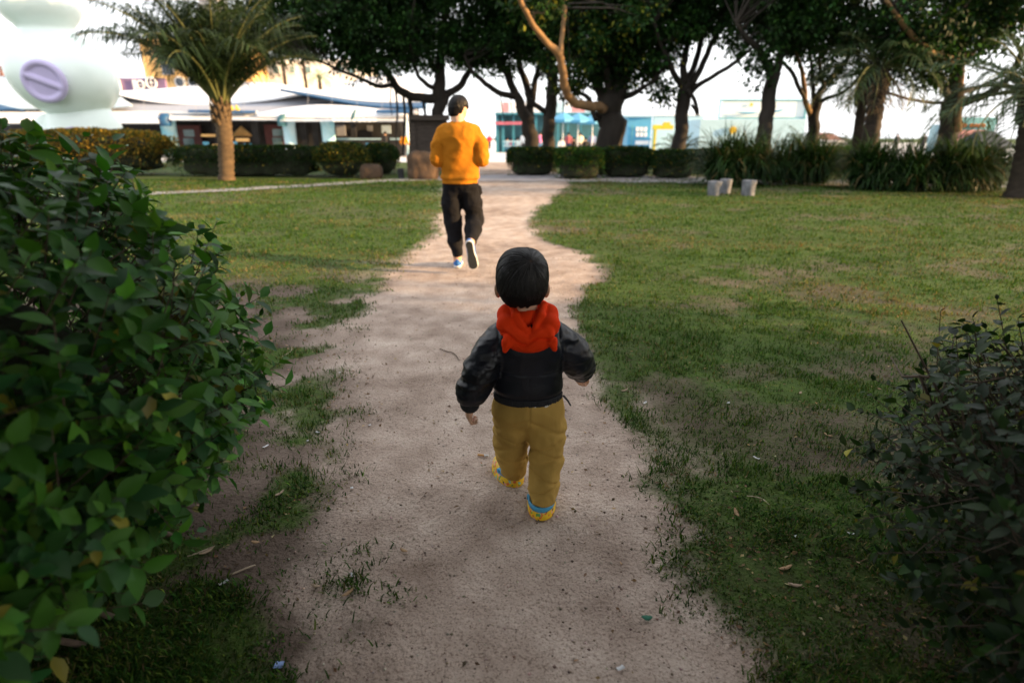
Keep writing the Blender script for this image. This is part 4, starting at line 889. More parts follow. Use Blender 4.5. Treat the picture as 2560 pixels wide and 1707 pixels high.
organic('lilac_disc', f_disc, dp - 1.2, dp + 1.2, .035, M['lilac'], MF)

# boulders, board, post, stools
def boulder(name, label, p0, p1, py0, Y, seed, group):
    c = at((p0 + p1) / 2, 440, Y); r = (p1 - p0) / 2 * mpp(Y); h = at(p0, py0, Y)[2]; root = empty(name, (float(c[0]), Y, 0), label, 'boulder', group)
    fn = lambda P: np.maximum(sd_box(P, (0, 0, h * .42), (r, r * .8, h * .58), min(r, h) * .55) + .16 * (fbm(P[..., 0] * 1.6, P[..., 1] * 1.6, P[..., 2] * 1.6, 3, seed) - .5) + .04 * (vnoise(P[..., 0] * 9, P[..., 1] * 9, P[..., 2] * 3) - .5), -.05 - P[..., 2])
    organic('stone', fn, (-r * 1.3, -r * 1.2, -.1), (r * 1.3, r * 1.2, h * 1.3), .045, M['boulder'], root)
boulder('boulder', 'large rounded brown boulder left of the man in orange', 1018, 1098, 378, 19.4, 3, 'brown boulders'); boulder('boulder', 'small brown boulder beside the round bush', 903, 957, 410, 19.6, 4, 'brown boulders')
ps = empty('marker_post', tuple(float(v) for v in gp(1003, 447)), 'short black block between the two boulders', 'post'); a = gp(1003, 447); mb = MB(); mb.box((a[0], a[1], .16), (.2, .2, .34), .2, .03); mb.build('block', M['dark'], ps)
NB = empty('notice_wall', (-3.8, 23.6, 0), 'dark wooden board wall behind the man in orange', 'board')
for k in range(9): pbox(1036, 1110, 301 + k * 11, 311.6 + k * 11, 23.6 + .02 * (k % 2), .06, 'plank', 'dark_wood', NB)
for px in (1032, 1112): pbox(px - 4, px + 4, 288, 412, 23.55, .16, 'post', 'dark_wood', NB)
pbox(1034, 1112, 300, 410, 23.72, .05, 'backing', 'dark_wood', NB)
pbox(1024, 1120, 288, 301, 23.4, .4, 'top_beam', 'dark_wood', NB)
SB = 'rough grey stone stools on the lawn'
for k, (p0, p1, py0, py1, lab) in enumerate(((1766, 1801, 457, 491, 'left front stone stool on the lawn edge'), (1798, 1827, 452, 486, 'stone stool half hidden behind the left one'), (1851, 1887, 455, 492, 'stone stool standing alone on the right of the group'))):
    g = gp((p0 + p1) / 2, py1 - 2); r = (p1 - p0) / 2 * mpp(g[1], .2); h = (py1 - py0) * mpp(g[1], .2) * 1.02; root = empty('stone_stool', tuple(float(v) for v in g), lab, 'stool', SB)
    fn = lambda P, r=r, h=h, k=k: np.maximum(np.maximum(np.linalg.norm(P[..., :2], axis=-1) - r * (.84 + .14 * np.clip(P[..., 2] / h, 0, 1)) + .035 * (fbm(P[..., 0] * 8, P[..., 1] * 8, P[..., 2] * 6, 3, k + 2) - .5), P[..., 2] - h + .02 * (vnoise(P[..., 0] * 14, P[..., 1] * 14, 0) - .5)), -.03 - P[..., 2])
    organic('stone', fn, (-r * 1.2, -r * 1.2, -.05), (r * 1.2, r * 1.2, h * 1.1), .013, M['stone'], root)

# far right side
TS = empty('teal_shop', (4, 54, 0), 'teal fronted cafe with pink and white frieze seen between the trunks', 'building')
pbox(1240, 1500, 286, 384, 56, .3, 'wall', 'teal_dark', TS); pbox(1238, 1500, 282, 287, 54.6, 1.6, 'fascia', 'teal', TS)
for a, b, m in ((1238, 1256, 'white_paint'), (1257, 1272, 'pink'), (1273, 1290, 'white_paint'), (1291, 1312, 'pink'), (1313, 1350, 'white_paint'), (1385, 1412, 'light_blue'), (1413, 1428, 'white_paint'), (1429, 1463, 'pink'), (1464, 1498, 'light_blue')): pbox(a, b, 256, 281, 54.7, .2, 'frieze_panel', m, TS)
pbox(1238, 1305, 305, 312, 54.2, .6, 'red_awning', 'red', TS)
for px in (1243, 1258, 1284, 1340, 1395, 1420, 1452): pbox(px - 3, px + 3, 287, 384, 55.0, .3, 'column', 'teal', TS)
UG = 'blue cafe parasols under the trees'
for px, py, lab in ((1446, 302, 'blue white parasol nearest the big banyan trunk'), (1482, 305, 'blue parasol half hidden by the big banyan trunk'), (1408, 300, 'blue parasol beside the upright trunk')):
    Y = 47.0; c = at(px, py, Y); g = at(px, py, Y); root = empty('parasol', (float(g[0]), Y, 0), lab, 'parasol', UG); V, Fc = tube([(g[0], Y, 0), (g[0], Y, c[2] + .5)], .035, 8); mk('pole', V, Fc, M['white_paint'], root)
    n = 8; r = 1.25; V = [(g[0], Y, c[2] + .55)] + [(g[0] + math.cos(2 * math.pi * i / n) * r, Y + math.sin(2 * math.pi * i / n) * r, c[2]) for i in range(n)] + [(g[0] + math.cos(2 * math.pi * i / n) * r, Y + math.sin(2 * math.pi * i / n) * r, c[2] - .18) for i in range(n)]
    mk('canopy', V, [(0, 1 + i, 1 + (i + 1) % n) for i in range(n)] + [(1 + i, 1 + n + i, 1 + n + (i + 1) % n, 1 + (i + 1) % n) for i in range(n)], M['bright_blue'], root); V, Fc = tube([(g[0], Y, 0), (g[0], Y, .1)], [.3, .25], 12); mk('base', V, Fc, M['stone'], root)
BO = empty('blue_booth', (9.4, 40, 0), 'bright blue booth with white lettered panel right of the big banyan', 'kiosk')
pbox(1566, 1630, 292, 380, 40, 2.5, 'wall', 'bright_blue', BO); pbox(1564, 1632, 288, 293, 39.8, 2.9, 'roof', 'light_blue', BO); pbox(1588, 1622, 352, 362, 39.9, .06, 'white_strip', 'white_paint', BO)
for i in range(3):
    for j in range(2): pbox(1590 + i * 10, 1598 + i * 10, 318 + j * 14, 329 + j * 14, 39.9, .06, 'white_character', 'white_paint', BO)
pbox(1577, 1583, 314, 372, 39.9, .06, 'door_edge', 'frame_teal', BO)
PB = empty('pale_wall', (11.5, 43, 0), 'pale blue wall between the blue booth and vase shaped tree', 'wall'); pbox(1628, 1760, 290, 384, 43.5, .4, 'wall', 'light_blue', PB); pbox(1626, 1762, 286, 290, 43.4, .6, 'coping', 'white_paint', PB)
YF = empty('yellow_gate', (11, 41, 0), 'yellow angular frame in front of the pale blue wall', 'frame'); pbox(1633, 1642, 322, 380, 41, .4, 'post', 'yellow', YF); pbox(1633, 1684, 313, 324, 40.99, .42, 'beam', 'yellow', YF); pbox(1660, 1676, 306, 313, 41, .4, 'crest', 'yellow', YF)
BL = empty('pale_blue_stage', (15.5, 36, 0), 'long pale blue hoarding with a yellow sun spot behind the shaggy tree', 'building')
pbox(1742, 2016, 299, 396, 36, 3.0, 'wall', 'light_blue', BL); c = at(1832, 326, 35.9); V, Fc = tube([c + (0, .05, 0), c + (0, -.08, 0)], 8.5 * mpp(36), 24); mk('yellow_disc', V, Fc, M['yellow'], BL)
pbox(1800, 2016, 249, 252.5, 36.1, .12, 'frame_bar', 'frame_teal', BL); pbox(1800, 2016, 294, 298, 36.1, .12, 'frame_bar', 'frame_teal', BL); pbox(1798, 1802, 249, 298, 36.05, .14, 'frame_bar', 'frame_teal', BL); pbox(2013, 2017, 249, 298, 36.05, .14, 'frame_bar', 'frame_teal', BL)
M['frame_white'] = mat('hoarding_white', (.74, .82, .85), .5, .04, .5, .03); pbox(1802, 2013, 252.6, 293.9, 36.15, .05, 'panel', 'frame_white', BL)
for k, (a, b, y) in enumerate(((1838, 1900, 280), (1930, 1962, 276), (2046, 2056, 282))):
    L = [at(a + (b - a) * t, y + 3 * math.sin(t * 3 + k), 36.0 - .0) for t in np.linspace(0, 1, 10)]; mb = MB(); mb.tube(L, [.01 + .05 * math.sin(math.pi * i / 9) for i in range(10)], 6) if b < 2016 else None; mb.build('wave', M['bright_blue'], BL, True) if b < 2016 else None
c = at(1878, 262, 36.1); V, Fc = tube([c + (0, .0, 0), c + (0, -.04, 0)], .09, 16); mk('yellow_spot', V, Fc, M['yellow'], BL)
RB = empty('sign_hoarding', (27, 30, 0), 'grey blue hoarding with orange characters and pink panel at the far right', 'sign')
pbox(2350, 2494, 294, 385, 30, .5, 'board', 'frame_teal', RB); pbox(2324, 2349, 312, 385, 30.3, .4, 'side_board', 'light_blue', RB); pbox(2345, 2466, 325, 372, 29.94, .05, 'pink_panel', 'pink', RB)
blobs(2407, 2420, 307, 319, 29.9, 1, 'orange_sign', RB, 'character', 8); blobs(2425, 2466, 309, 319, 29.9, 4, 'orange_sign', RB, 'character', 9); blobs(2362, 2450, 334, 348, 29.9, 7, 'red', RB, 'character', 10)
HT = empty('dark_hut', (20.5, 22.5, 0), 'small dark roofed hut beside the edge palm', 'hut'); a, b = at(2448, 362, 22.5), at(2532, 362, 22.5); zt, ze = at(2490, 345, 22.5)[2], at(2490, 366, 22.5)[2]; mb = MB()
mb.box(((a[0] + b[0]) / 2, 23.2, ze / 2), (b[0] - a[0] - .3, 1.2, ze)); mb.build('wall', M['dark_wood'], HT); mb = MB(); xm = (a[0] + b[0]) / 2
mb.add([(a[0], 22.3, ze), (b[0], 22.3, ze), (b[0], 24.1, ze), (a[0], 24.1, ze), (a[0] + .3, 23.2, zt + .25), (b[0] - .3, 23.2, zt + .25), (a[0], 22.3, ze - .08), (b[0], 22.3, ze - .08), (b[0], 24.1, ze - .08), (a[0], 24.1, ze - .08)], [(0, 1, 5, 4), (1, 2, 5), (2, 3, 4, 5), (3, 0, 4), (6, 7, 1, 0), (7, 8, 2, 1), (8, 9, 3, 2), (9, 6, 0, 3), (9, 8, 7, 6)]); mb.build('roof', M['hut'], HT)
BR = empty('brown_roofed_house', (24, 46, 0), 'small house with brown roof far behind the thin palm', 'building'); pbox(2050, 2128, 350, 372, 46, 3, 'wall', 'white_paint', BR); a, b = at(2062, 350, 45.6), at(2120, 350, 45.6); mb = MB(); zt = at(2090, 332, 47)[2]
mb.add([(a[0], 45.6, a[2]), (b[0], 45.6, a[2]), (b[0], 49.4, a[2]), (a[0], 49.4, a[2]), (a[0] + .5, 47.5, zt), (b[0] - .5, 47.5, zt)], [(0, 1, 5, 4), (1, 2, 5), (2, 3, 4, 5), (3, 0, 4), (3, 2, 1, 0)]); mb.build('roof', M['brown_roof'], BR)
RL = empty('terrace_railing', (0, 53, 0), 'pale blue terrace railing in front of the teal cafe', 'railing')
for k in range(14): pbox(1258 + k * 4.4, 1259 + k * 4.4, 355, 377, 53, .05, 'upright', 'bright_blue', RL)
pbox(1257, 1318, 353, 355.5, 52.98, .09, 'top_rail', 'light_blue', RL); pbox(1257, 1318, 365, 366.5, 52.98, .09, 'rail', 'light_blue', RL)
# ---------------------------------------------------------------- people
def skin(name, c):
    m = mat(name, c, .5, .08, 12, .05, 90, .002, spec=.35); b = m.node_tree.nodes['Principled BSDF']; b.inputs['Subsurface Weight'].default_value = .12; b.inputs['Subsurface Radius'].default_value = (.012, .005, .003); return m
M['skin'] = skin('skin', (.60, .35, .23))
M['hair'] = mat('black_hair', (.008, .0075, .0075), .8, .3, 40, .5, 260, .003, vec=(1, 1, .12), spec=.06)
M['scalp'] = mat('scalp', (.16, .10, .07), .6, .2, 80, .1)
M['strand'] = mat('hair_strand', (.0125, .0115, .012), .5, .5, 120, 0, spec=.3)
M['hood'] = mat('orange_red_fleece', (.70, .040, .005), .9, .10, 14, .35, 380, .002, spec=.1)
def leather():
    m, t, b = nodes('black_leather'); n = noise_tex(t, 9, 5); r = ramp(t, [(.3, (.004, .0045, .007)), (.7, (.010, .012, .020))]); t.links.new(n.outputs[0], r.inputs[0]); t.links.new(r.outputs[0], b.inputs['Base Color'])
    rr = ramp(t, [(.3, (.33, .33, .33)), (.7, (.44, .44, .44))]); n3 = noise_tex(t, 14, 4); t.links.new(n3.outputs[0], rr.inputs[0]); t.links.new(rr.outputs[0], b.inputs['Roughness']); b.inputs['Specular IOR Level'].default_value = .34
    n2 = noise_tex(t, 30, 5, rough=.6); bump(t, b, n2.outputs[0], .22, .010); return m
M['leather'] = leather()
M['knit'] = mat('black_knit', (.011, .012, .015), .85, .2, 20, .3, 200, .003, vec=(1, 1, .1))
M['cord'] = mat('mustard_corduroy', (.40, .252, .066), .9, .20, 9, .4, 260, .0025, vec=(1, 1, .06), spec=.1)
M['shirt_hem'] = mat('white_shirt', (.62, .62, .60), .8, .1, 30, .2)
M['strap'] = mat('blue_strap', (.04, .27, .52), .5, .12, 30, .1, c2=(.10, .42, .62))
M['sweater'] = mat('orange_sweater', (.43, .156, .012), .92, .10, 9, .5, 300, .004, spec=.1)
M['trousers'] = mat('black_cotton', (.011, .011, .013), .9, .25, 9, .3, 160, .003, spec=.08)
M['shoe_blue'] = mat('blue_canvas', (.02, .13, .42), .7, .2, 30, .2)
M['shoe_white'] = mat('white_rubber', (.74, .75, .76), .5, .08, 20, .1)
M['outsole'] = mat('dark_rubber', (.03, .034, .036), .7, .2, 40, .4, 120, .004)
M['eye'] = mat('eye_white', (.75, .73, .70), .2, .02, 10, 0)
def clogmat():
    """yellow foam with small printed blotches of pink, green and orange"""
    m, t, b = nodes('yellow_foam'); tc = t.nodes.new('ShaderNodeTexCoord'); v = t.nodes.new('ShaderNodeTexVoronoi'); v.inputs['Scale'].default_value = 78; wn = t.nodes.new('ShaderNodeTexNoise'); wn.inputs['Scale'].default_value = 55; wm = t.nodes.new('ShaderNodeMix'); wm.data_type = 'RGBA'; wm.blend_type = 'ADD'; wm.inputs[0].default_value = .02; t.links.new(tc.outputs['Object'], wn.inputs['Vector']); t.links.new(tc.outputs['Object'], wm.inputs[6]); t.links.new(wn.outputs['Color'], wm.inputs[7]); t.links.new(wm.outputs[2], v.inputs['Vector'])
    k = ramp(t, [(.42, (1, 1, 1)), (.48, (0, 0, 0))]); t.links.new(v.outputs['Distance'], k.inputs[0])
    s = t.nodes.new('ShaderNodeSeparateColor'); t.links.new(v.outputs['Color'], s.inputs[0])
    c = ramp(t, [(.0, (.80, .50, .012)), (.24, (.80, .50, .012)), (.25, (.70, .16, .03)), (.58, (.72, .30, .42)), (.70, (.10, .32, .06)), (.80, (.20, .55, .45)), (.9, (.05, .03, .02))]); c.color_ramp.interpolation = 'CONSTANT'; t.links.new(s.outputs[0], c.inputs[0])
    mx = t.nodes.new('ShaderNodeMix'); mx.data_type = 'RGBA'; mx.inputs[6].default_value = (.80, .50, .012, 1); t.links.new(k.outputs[0], mx.inputs[0]); t.links.new(c.outputs[0], mx.inputs[7]); t.links.new(mx.outputs[2], b.inputs['Base Color']); b.inputs['Roughness'].default_value = .45; return m
M['clog'] = clogmat()

def caps(P, L, D=None, k0=.015):
    """union of tapered capsules ('c', a, b, ra, rb, k) and ellipsoids ('e', c, r, M, k), each worked out only near itself"""
    if D is None: D = np.full(P.shape[:3], 1.0, np.float32)
    ax = [P[:, 0, 0, 0], P[0, :, 0, 1], P[0, 0, :, 2]]
    for e in L:
        if e[0] == 'c':
            a, b = np.array(e[1], float), np.array(e[2], float); m = max(e[3], e[4]) + .06; lo, hi = np.minimum(a, b) - m, np.maximum(a, b) + m; k = e[5] if len(e) > 5 else k0
        else:
            c = np.array(e[1], float); m = max(e[2]) + .06; lo, hi = c - m, c + m; k = e[4] if len(e) > 4 else k0
        sl = tuple(slice(np.searchsorted(ax[i], lo[i]), np.searchsorted(ax[i], hi[i])) for i in range(3))
        if any(s.stop - s.start < 1 for s in sl): continue
        q = P[sl]; d = sd_cap(q, e[1], e[2], e[3], e[4]) if e[0] == 'c' else sd_ell(q, e[1], e[2], e[3] if len(e) > 3 else None)
        D[sl] = smin(D[sl], d, k)
    return D
def limb(*J, k=.015):
    return [('c', a[:3], b[:3], a[3], b[3], k) for a, b in zip(J[:-1], J[1:])]
def hand(w_, d, s, n, L, curl=1.0):
    """palm, four unequal curled fingers and a thumb off the side of the palm; s points to the thumb side, n to the palm side"""
    w_, d = np.array(w_, float), unit(np.array(d, float)); s = np.array(s, float); s = unit(s - d * s.dot(d)); n0 = np.cross(d, s); n = n0 if n0.dot(np.array(n, float)) > 0 else -n0
    Mx = np.stack([s, d, n], -1); out = [('e', w_ + d * L * .26, (L * .21, L * .30, L * .12), Mx, L * .1)]; r = L * .062
    for i, (o, l) in enumerate(((.15, .46), (.05, .52), (-.05, .48), (-.15, .38))):
        p = w_ + d * L * .46 + s * o * L; a = .25 * curl
        for j, f in enumerate((.45, .32, .23)):
            dd = d * math.cos(a) + n * math.sin(a); q = p + dd * L * l * f; out.append(('c', p, q, r * (1 - .08 * j), r * (.92 - .08 * j), r * .5)); p = q; a += .75 * curl
    p = w_ + d * L * .12 + s * L * .14 + n * L * .03; q = p + (s * .75 + d * .65 + n * .25) * L * .2; e = q + (d * .85 + n * .45 + s * .05) * L * .2; out += [('c', p, q, r * 1.25, r * 1.05, r), ('c', q, e, r * 1.05, r * .8, r * .5)]; return out
def organicT(name, fn, lo, hi, vox, m, parent, Rm, t):
    V, Q = surface_net(fn, lo, hi, vox); return mk(name, V @ np.asarray(Rm, float).T + np.asarray(t) + ORG[parent.name], Q, m, parent, True)
def fold(P, f, amp, seed, sx=1, sy=1, sz=1):
    return amp * (np.abs(fbm(P[..., 0] * f * sx, P[..., 1] * f * sy, P[..., 2] * f * sz, 3, seed) - .5) * 2 - .35)

# ---- the toddler
kr = (.055, 1.78, float(zground(np.array(.055), np.array(1.78))))
KD = empty('person', kr, 'toddler in black leather jacket, orange red hood and mustard trousers walking away', 'person')
HC = np.array((-.022, .012, .848))
lw, ld = np.array((-.197, -.045, .425)), (-.10, -.02, -1); rw, rd_ = np.array((.200, .130, .462)), (.30, .75, -.62)
LF, LT = np.array((-.040, .112, 0)), np.array((-.100, .240, 0)); RF, RT = np.array((.047, -.090, 0)), np.array((.060, .055, 0))
def k_body(P):
    L = [('e', HC + (0, -.004, .004), (.073, .085, .086)), ('e', HC + (0, .038, -.052), (.050, .048, .045), None, .03), ('c', HC + (0, -.01, -.05), (-.008, -.005, .70), .040, .046, .02),
         ('e', HC + (0, .083, -.030), (.011, .012, .012), None, .012), ('c', HC + (-.014, .078, -.058), HC + (.014, .078, -.058), .006, .006, .008),
         ('e', HC + (.080, .004, -.046), (.009, .017, .025), rotm(0, .15, .35), .008), ('e', HC + (-.080, .004, -.046), (.009, .017, .025), rotm(0, -.15, -.35), .008),
         ('c', (-.03, 0, .45), (-.03, 0, .62), .055, .055, .03), ('c', (.03, 0, .45), (.03, 0, .62), .055, .055, .03), ('c', (-.07, 0, .642), (.07, 0, .642), .030, .030, .03)]
    L += limb((-.098, 0, .632, .030), (-.158, -.045, .548, .028), (*lw, .021)); L += limb((.098, 0, .632, .030), (.158, .03, .558, .028), (*rw, .021))
    L += hand(lw, ld, (-.3, .9, 0), (1, .2, 0), .106, 1.7) + hand(rw, rd_, (-.6, .6, .2), (-.6, -.2, -.6), .106, 1.6)
    L += limb((-.052, 0, .39, .058), (-.055, .07, .21, .043), (-.044, .125, .05, .030)) + limb((.058, 0, .39, .058), (.062, -.01, .21, .043), (.050, -.072, .05, .030))
    for a, b in ((LF, LT), (RF, RT)): u = unit(b - a); L += [('c', a + u * .025 + (0, 0, .036), a + u * .075 + (0, 0, .034), .023, .022, .02), ('c', a + u * .07 + (0, 0, .034), a + u * .125 + (0, 0, .026), .024, .016, .015)]
    return caps(P, L)
organic('body', k_body, (-.30, -.15, -.01), (.33, .30, .96), .005, M['skin'], KD)
WH = HC + np.array((.026, -.062, .062))      # the crown whorl
def hairline(P):
    y = P[..., 1] - HC[1]; x = np.abs(P[..., 0] - HC[0]); h = HC[2] - .083 + np.clip(y + .045, 0, 1) * .85 + .02 * np.clip(x - .05, 0, 1) * 8; rag = .020 * (vnoise(np.arctan2(P[..., 1] - HC[1], P[..., 0] - HC[0]) * 9, 0 * y, 0 * y) - .5); return np.where(y > .05, HC[2] + .022, np.minimum(h, HC[2] + .03)) + rag
def k_hair(P):
    qs = np.abs((P - (HC + (0, -.008, .002)).astype(np.float32)) / np.array((.0815, .094, .0885), np.float32)); d = ((qs ** 2.45).sum(-1) ** (1 / 2.45) - 1) * .08 ; d = smin(d, sd_ell(P, HC + (0, -.035, -.045), (.060, .052, .048)), .03); q = unit(P - (HC + (0, -.008, .004)).astype(np.float32)); wz = unit(WH - HC); w1 = unit(np.cross(wz, (0, 1, .2))); w2 = np.cross(wz, w1); ph = np.arctan2(q @ w2, q @ w1); th = np.arccos(np.clip(q @ wz, -1, 1)); d = d + .006 * (vnoise(np.cos(ph) * 7, np.sin(ph) * 7, th * 1.3) - .5) * sstep(.2, .8, th); return smax(d, hairline(P) - P[..., 2], .006)
def whorl_hair():
    m, t, b = nodes('toddler_hair'); tc = t.nodes.new('ShaderNodeTexCoord'); d = t.nodes.new('ShaderNodeVectorMath'); d.operation = 'DISTANCE'; wp = HC + (0, -.008, .004) + unit(WH - HC) * np.array((.0815, .094, .0885)); d.inputs[1].default_value = tuple(float(v) for v in wp)
    t.links.new(tc.outputs['Object'], d.inputs[0]); mr = t.nodes.new('ShaderNodeMapRange'); mr.inputs[1].default_value = .002; mr.inputs[2].default_value = .011; t.links.new(d.outputs['Value'], mr.inputs[0])
    r = ramp(t, [(.0, (.22, .14, .095)), (.5, (.05, .034, .026)), (1.0, (.008, .0075, .0075))]); t.links.new(mr.outputs[0], r.inputs[0]); t.links.new(r.outputs[0], b.inputs['Base Color']); b.inputs['Roughness'].default_value = .7; b.inputs['Specular IOR Level'].default_value = .1; return m
HR = organic('hair', k_hair, HC - (.10, .13, .11), HC + (.10, .12, .11), .0032, whorl_hair(), KD)
def strands(n, seed, axis, cen, rad, Rm, hl, s0, ln, steps, wd, name, m, parent, lift=.022, flare=.02, pw=2.0):
    """hair as thin ribbons running down from the whorl to the hairline"""
    rng = np.random.default_rng(seed); z0 = unit(np.asarray(axis, float)); t1 = unit(np.cross(z0, (0, 1, .2))); t2 = np.cross(z0, t1)
    a = rng.uniform(0, 2 * math.pi, n)[:, None]; th = rng.uniform(*s0, n)[:, None] + rng.uniform(*ln, n)[:, None] * np.linspace(0, 1, steps)[None]; ph = a + .25 * th
    v = z0 * np.cos(th)[..., None] + (t1 * np.cos(ph)[..., None] + t2 * np.sin(ph)[..., None]) * np.sin(th)[..., None]
    u_ = v @ Rm; q = u_ * ((np.abs(u_) ** pw).sum(-1, keepdims=True) ** (-1 / pw)) * np.asarray(rad) * (1.002 + lift * rng.random((n, 1, 1)) * np.clip(th / .7, .08, 1)[..., None] + flare * rng.random((n, 1, 1)) * np.linspace(0, 1, steps)[None, :, None])
    p = q @ Rm.T + cen; ok = hl(p, q) - .012 * rng.random((n, 1)) < p[..., 2]
    for j in range(1, steps): p[:, j] = np.where(ok[:, j][:, None], p[:, j], p[:, j - 1]); ok[:, j] &= ok[:, j - 1]
    keep = ok[:, 2]; p, v = p[keep], v[keep]; n = len(p)
    tl = rng.uniform(-.9, .9, (len(p), 1, 1)); sd_ = unit(np.cross(np.gradient(p, axis=1), v)) * np.cos(tl) + v * np.sin(tl) * .6; w_ = (wd * np.linspace(1, .35, steps))[None, :, None]
    V = np.stack([p - sd_ * w_, p + sd_ * w_], 2).reshape(-1, 3); k = np.arange(n)[:, None] * steps * 2 + np.arange(steps - 1)[None] * 2
    Fc = np.stack([k, k + 1, k + 3, k + 2], -1).reshape(-1, 4); return mk(name, V + ORG[parent.name], Fc, m, parent, True)
strands(5400, 5, WH - HC, HC + (0, -.008, .002), (.0815, .094, .0885), np.eye(3), lambda p, q: hairline(p), (.055, 1.5), (.4, 1.0), 8, .0019, 'strands', M['strand'], HR, .03, .03, 2.45)
for s in (-1, 1):
    V, Q = surface_net(lambda P: sd_ell(P, (0, 0, 0), (.011, .007, .008)), (-.014,) * 3, (.014,) * 3, .003); mk('eye', V + HC + (s * .028, .078, -.012) + ORG[KD.name], Q, M['eye'], KD, True)

def k_jacket(P):
    z = P[..., 2]; x_ = P[..., 0]; sy = np.array((1, 1.38, 1), np.float32); Q = P * sy
    d = sd_cap(Q, (0, 0, .42), (-.002, 0, .625), .122, .108); d = smin(d, sd_cap(P, (-.070, -.002, .662), (.070, -.002, .662), .043, .043), .05)
    d = smin(d, sd_ell(P, (0, -.03, .62), (.115, .065, .08)), .03)
    gather = sstep(.475, .445, z); d = d + .010 * gather + .0025 * gather * np.sin(np.arctan2(P[..., 1], P[..., 0]) * 60)
    sl = chain(P, [(-.095, 0, .640, .050), (-.134, -.026, .592, .051), (-.162, -.048, .540, .051), (-.184, -.047, .478, .049), (-.195, -.045, .446, .038)], .03)
    sr = chain(P, [(.096, 0, .640, .050), (.136, .016, .600, .051), (.162, .032, .558, .051), (.184, .085, .512, .047), (.197, .118, .478, .037)], .03)
    sl = sl + fold(P, 14, .016, 3, 1, 1, 1.9); sr = sr + fold(P, 14, .016, 6, 1, 1, 1.9)
    dz = fold(P, 8, .010, 9, 1.0, 1.0, 1.2) * sstep(.44, .5, z)
    arm_ = np.abs(np.abs(x_) - (.098 + .25 * np.maximum(0, .655 - z)))
    d = smin(d + dz, sl, .012); d = smin(d, sr, .012); d = d + .0035 * np.exp(-(arm_ / .003) ** 2) * sstep(.57, .60, z) * sstep(.02, -.01, P[..., 1]) + .002 * np.exp(-(x_ / .0022) ** 2) * sstep(.54, .535, z)
    seam = np.abs(z - (.545 + .06 * P[..., 0] ** 2)); bk = sstep(-.02, -.05, P[..., 1]) * sstep(.115, .10, np.abs(P[..., 0])); d = d + .0028 * np.exp(-(seam / .004) ** 2) * bk
    neck = sd_cap(P, (-.01, 0, .70), (-.015, .01, .80), .052, .06); d = smax(d, -neck, .01); return smax(d, .436 - z, .006)
JK = organic('leather_jacket', k_jacket, (-.31, -.13, .40), (.32, .20, .76), .0042, M['leather'], KD)
def k_band(P):
    z = P[..., 2]; Q = P * np.array((1, 1.38, 1), np.float32); d = np.linalg.norm(Q[..., :2], axis=-1) - (.1175 + .0018 * np.sin(np.arctan2(P[..., 1], P[..., 0]) * 90)); return smax(d, np.abs(z - .440) - .013, .006)
organic('waistband', k_band, (-.14, -.11, .41), (.14, .11, .47), .0035, M['knit'], JK)
for w_, d_ in ((lw, ld), (rw, rd_)):
    u = unit(np.array(d_, float)); organic('cuff', lambda P, w_=w_, u=u: chain(P, [(*(w_ - u * .026), .039), (*(w_ - u * .002), .034)], .01), w_ - .075, w_ + .075, .005, M['knit'], JK)
mb = MB(); o = ORG[KD.name]; mb.tube([o + (.118, -.035, .452), o + (.132, -.05, .440), o + (.142, -.055, .424)], [.004, .0035, .003], 6); mb.build('zip_pull', M['outsole'], JK)

def k_hood(P):
    hc_ = np.array((0, -.03, .752), np.float32); P = hc_ + (P - hc_) / .87
    x = P[..., 0]; A = np.abs(x + .004)
    Pm = np.stack([A, P[..., 1], P[..., 2]], -1)
    roll = chain(Pm, [(.055, .045, .742, .024), (.080, -.005, .728, .030), (.078, -.060, .700, .034), (.042, -.094, .666, .032), (0, -.104, .650, .030)], .02)
    lip = chain(Pm, [(.058, -.012, .764, .013), (.046, -.062, .738, .014), (.024, -.090, .705, .013), (0, -.100, .684, .012)], .012)
    back = sd_ell(P, (-.004, -.022, .712), (.062, .050, .050)); d = smin(smin(roll, lip, .003), back, .006)
    d = smin(d, sd_ell(P, (0, -.098, .640), (.075, .030, .030)), .012)
    tipL = chain(P, [(-.064, -.092, .688, .024), (-.080, -.116, .652, .019), (-.088, -.124, .624, .009)], .008); tipR = chain(P, [(.064, -.092, .690, .024), (.080, -.112, .658, .019), (.090, -.118, .630, .010)], .008); d = smin(smin(d, tipL, .005), tipR, .005)
    crease = np.abs((x - .012) - (P[..., 2] - .72) * .25); d = d + .010 * np.exp(-(crease / .0040) ** 2) * sstep(-.02, -.07, P[..., 1]) * sstep(.68, .70, P[..., 2])
    u1 = np.abs(P[..., 2] - (.652 + .30 * A + .010 * np.sin(x * 60))); d = d + .010 * np.exp(-(u1 / .005) ** 2) * sstep(-.05, -.09, P[..., 1])
    d = d + fold(P, 22, .005, 12); inner = sd_cap(P, (-.010, .0, .745), (-.016, .012, .86), .047, .062); return smax(d, -inner, .006)
organic('hood', k_hood, (-.13, -.16, .59), (.13, .09, .80), .0036, M['hood'], KD)

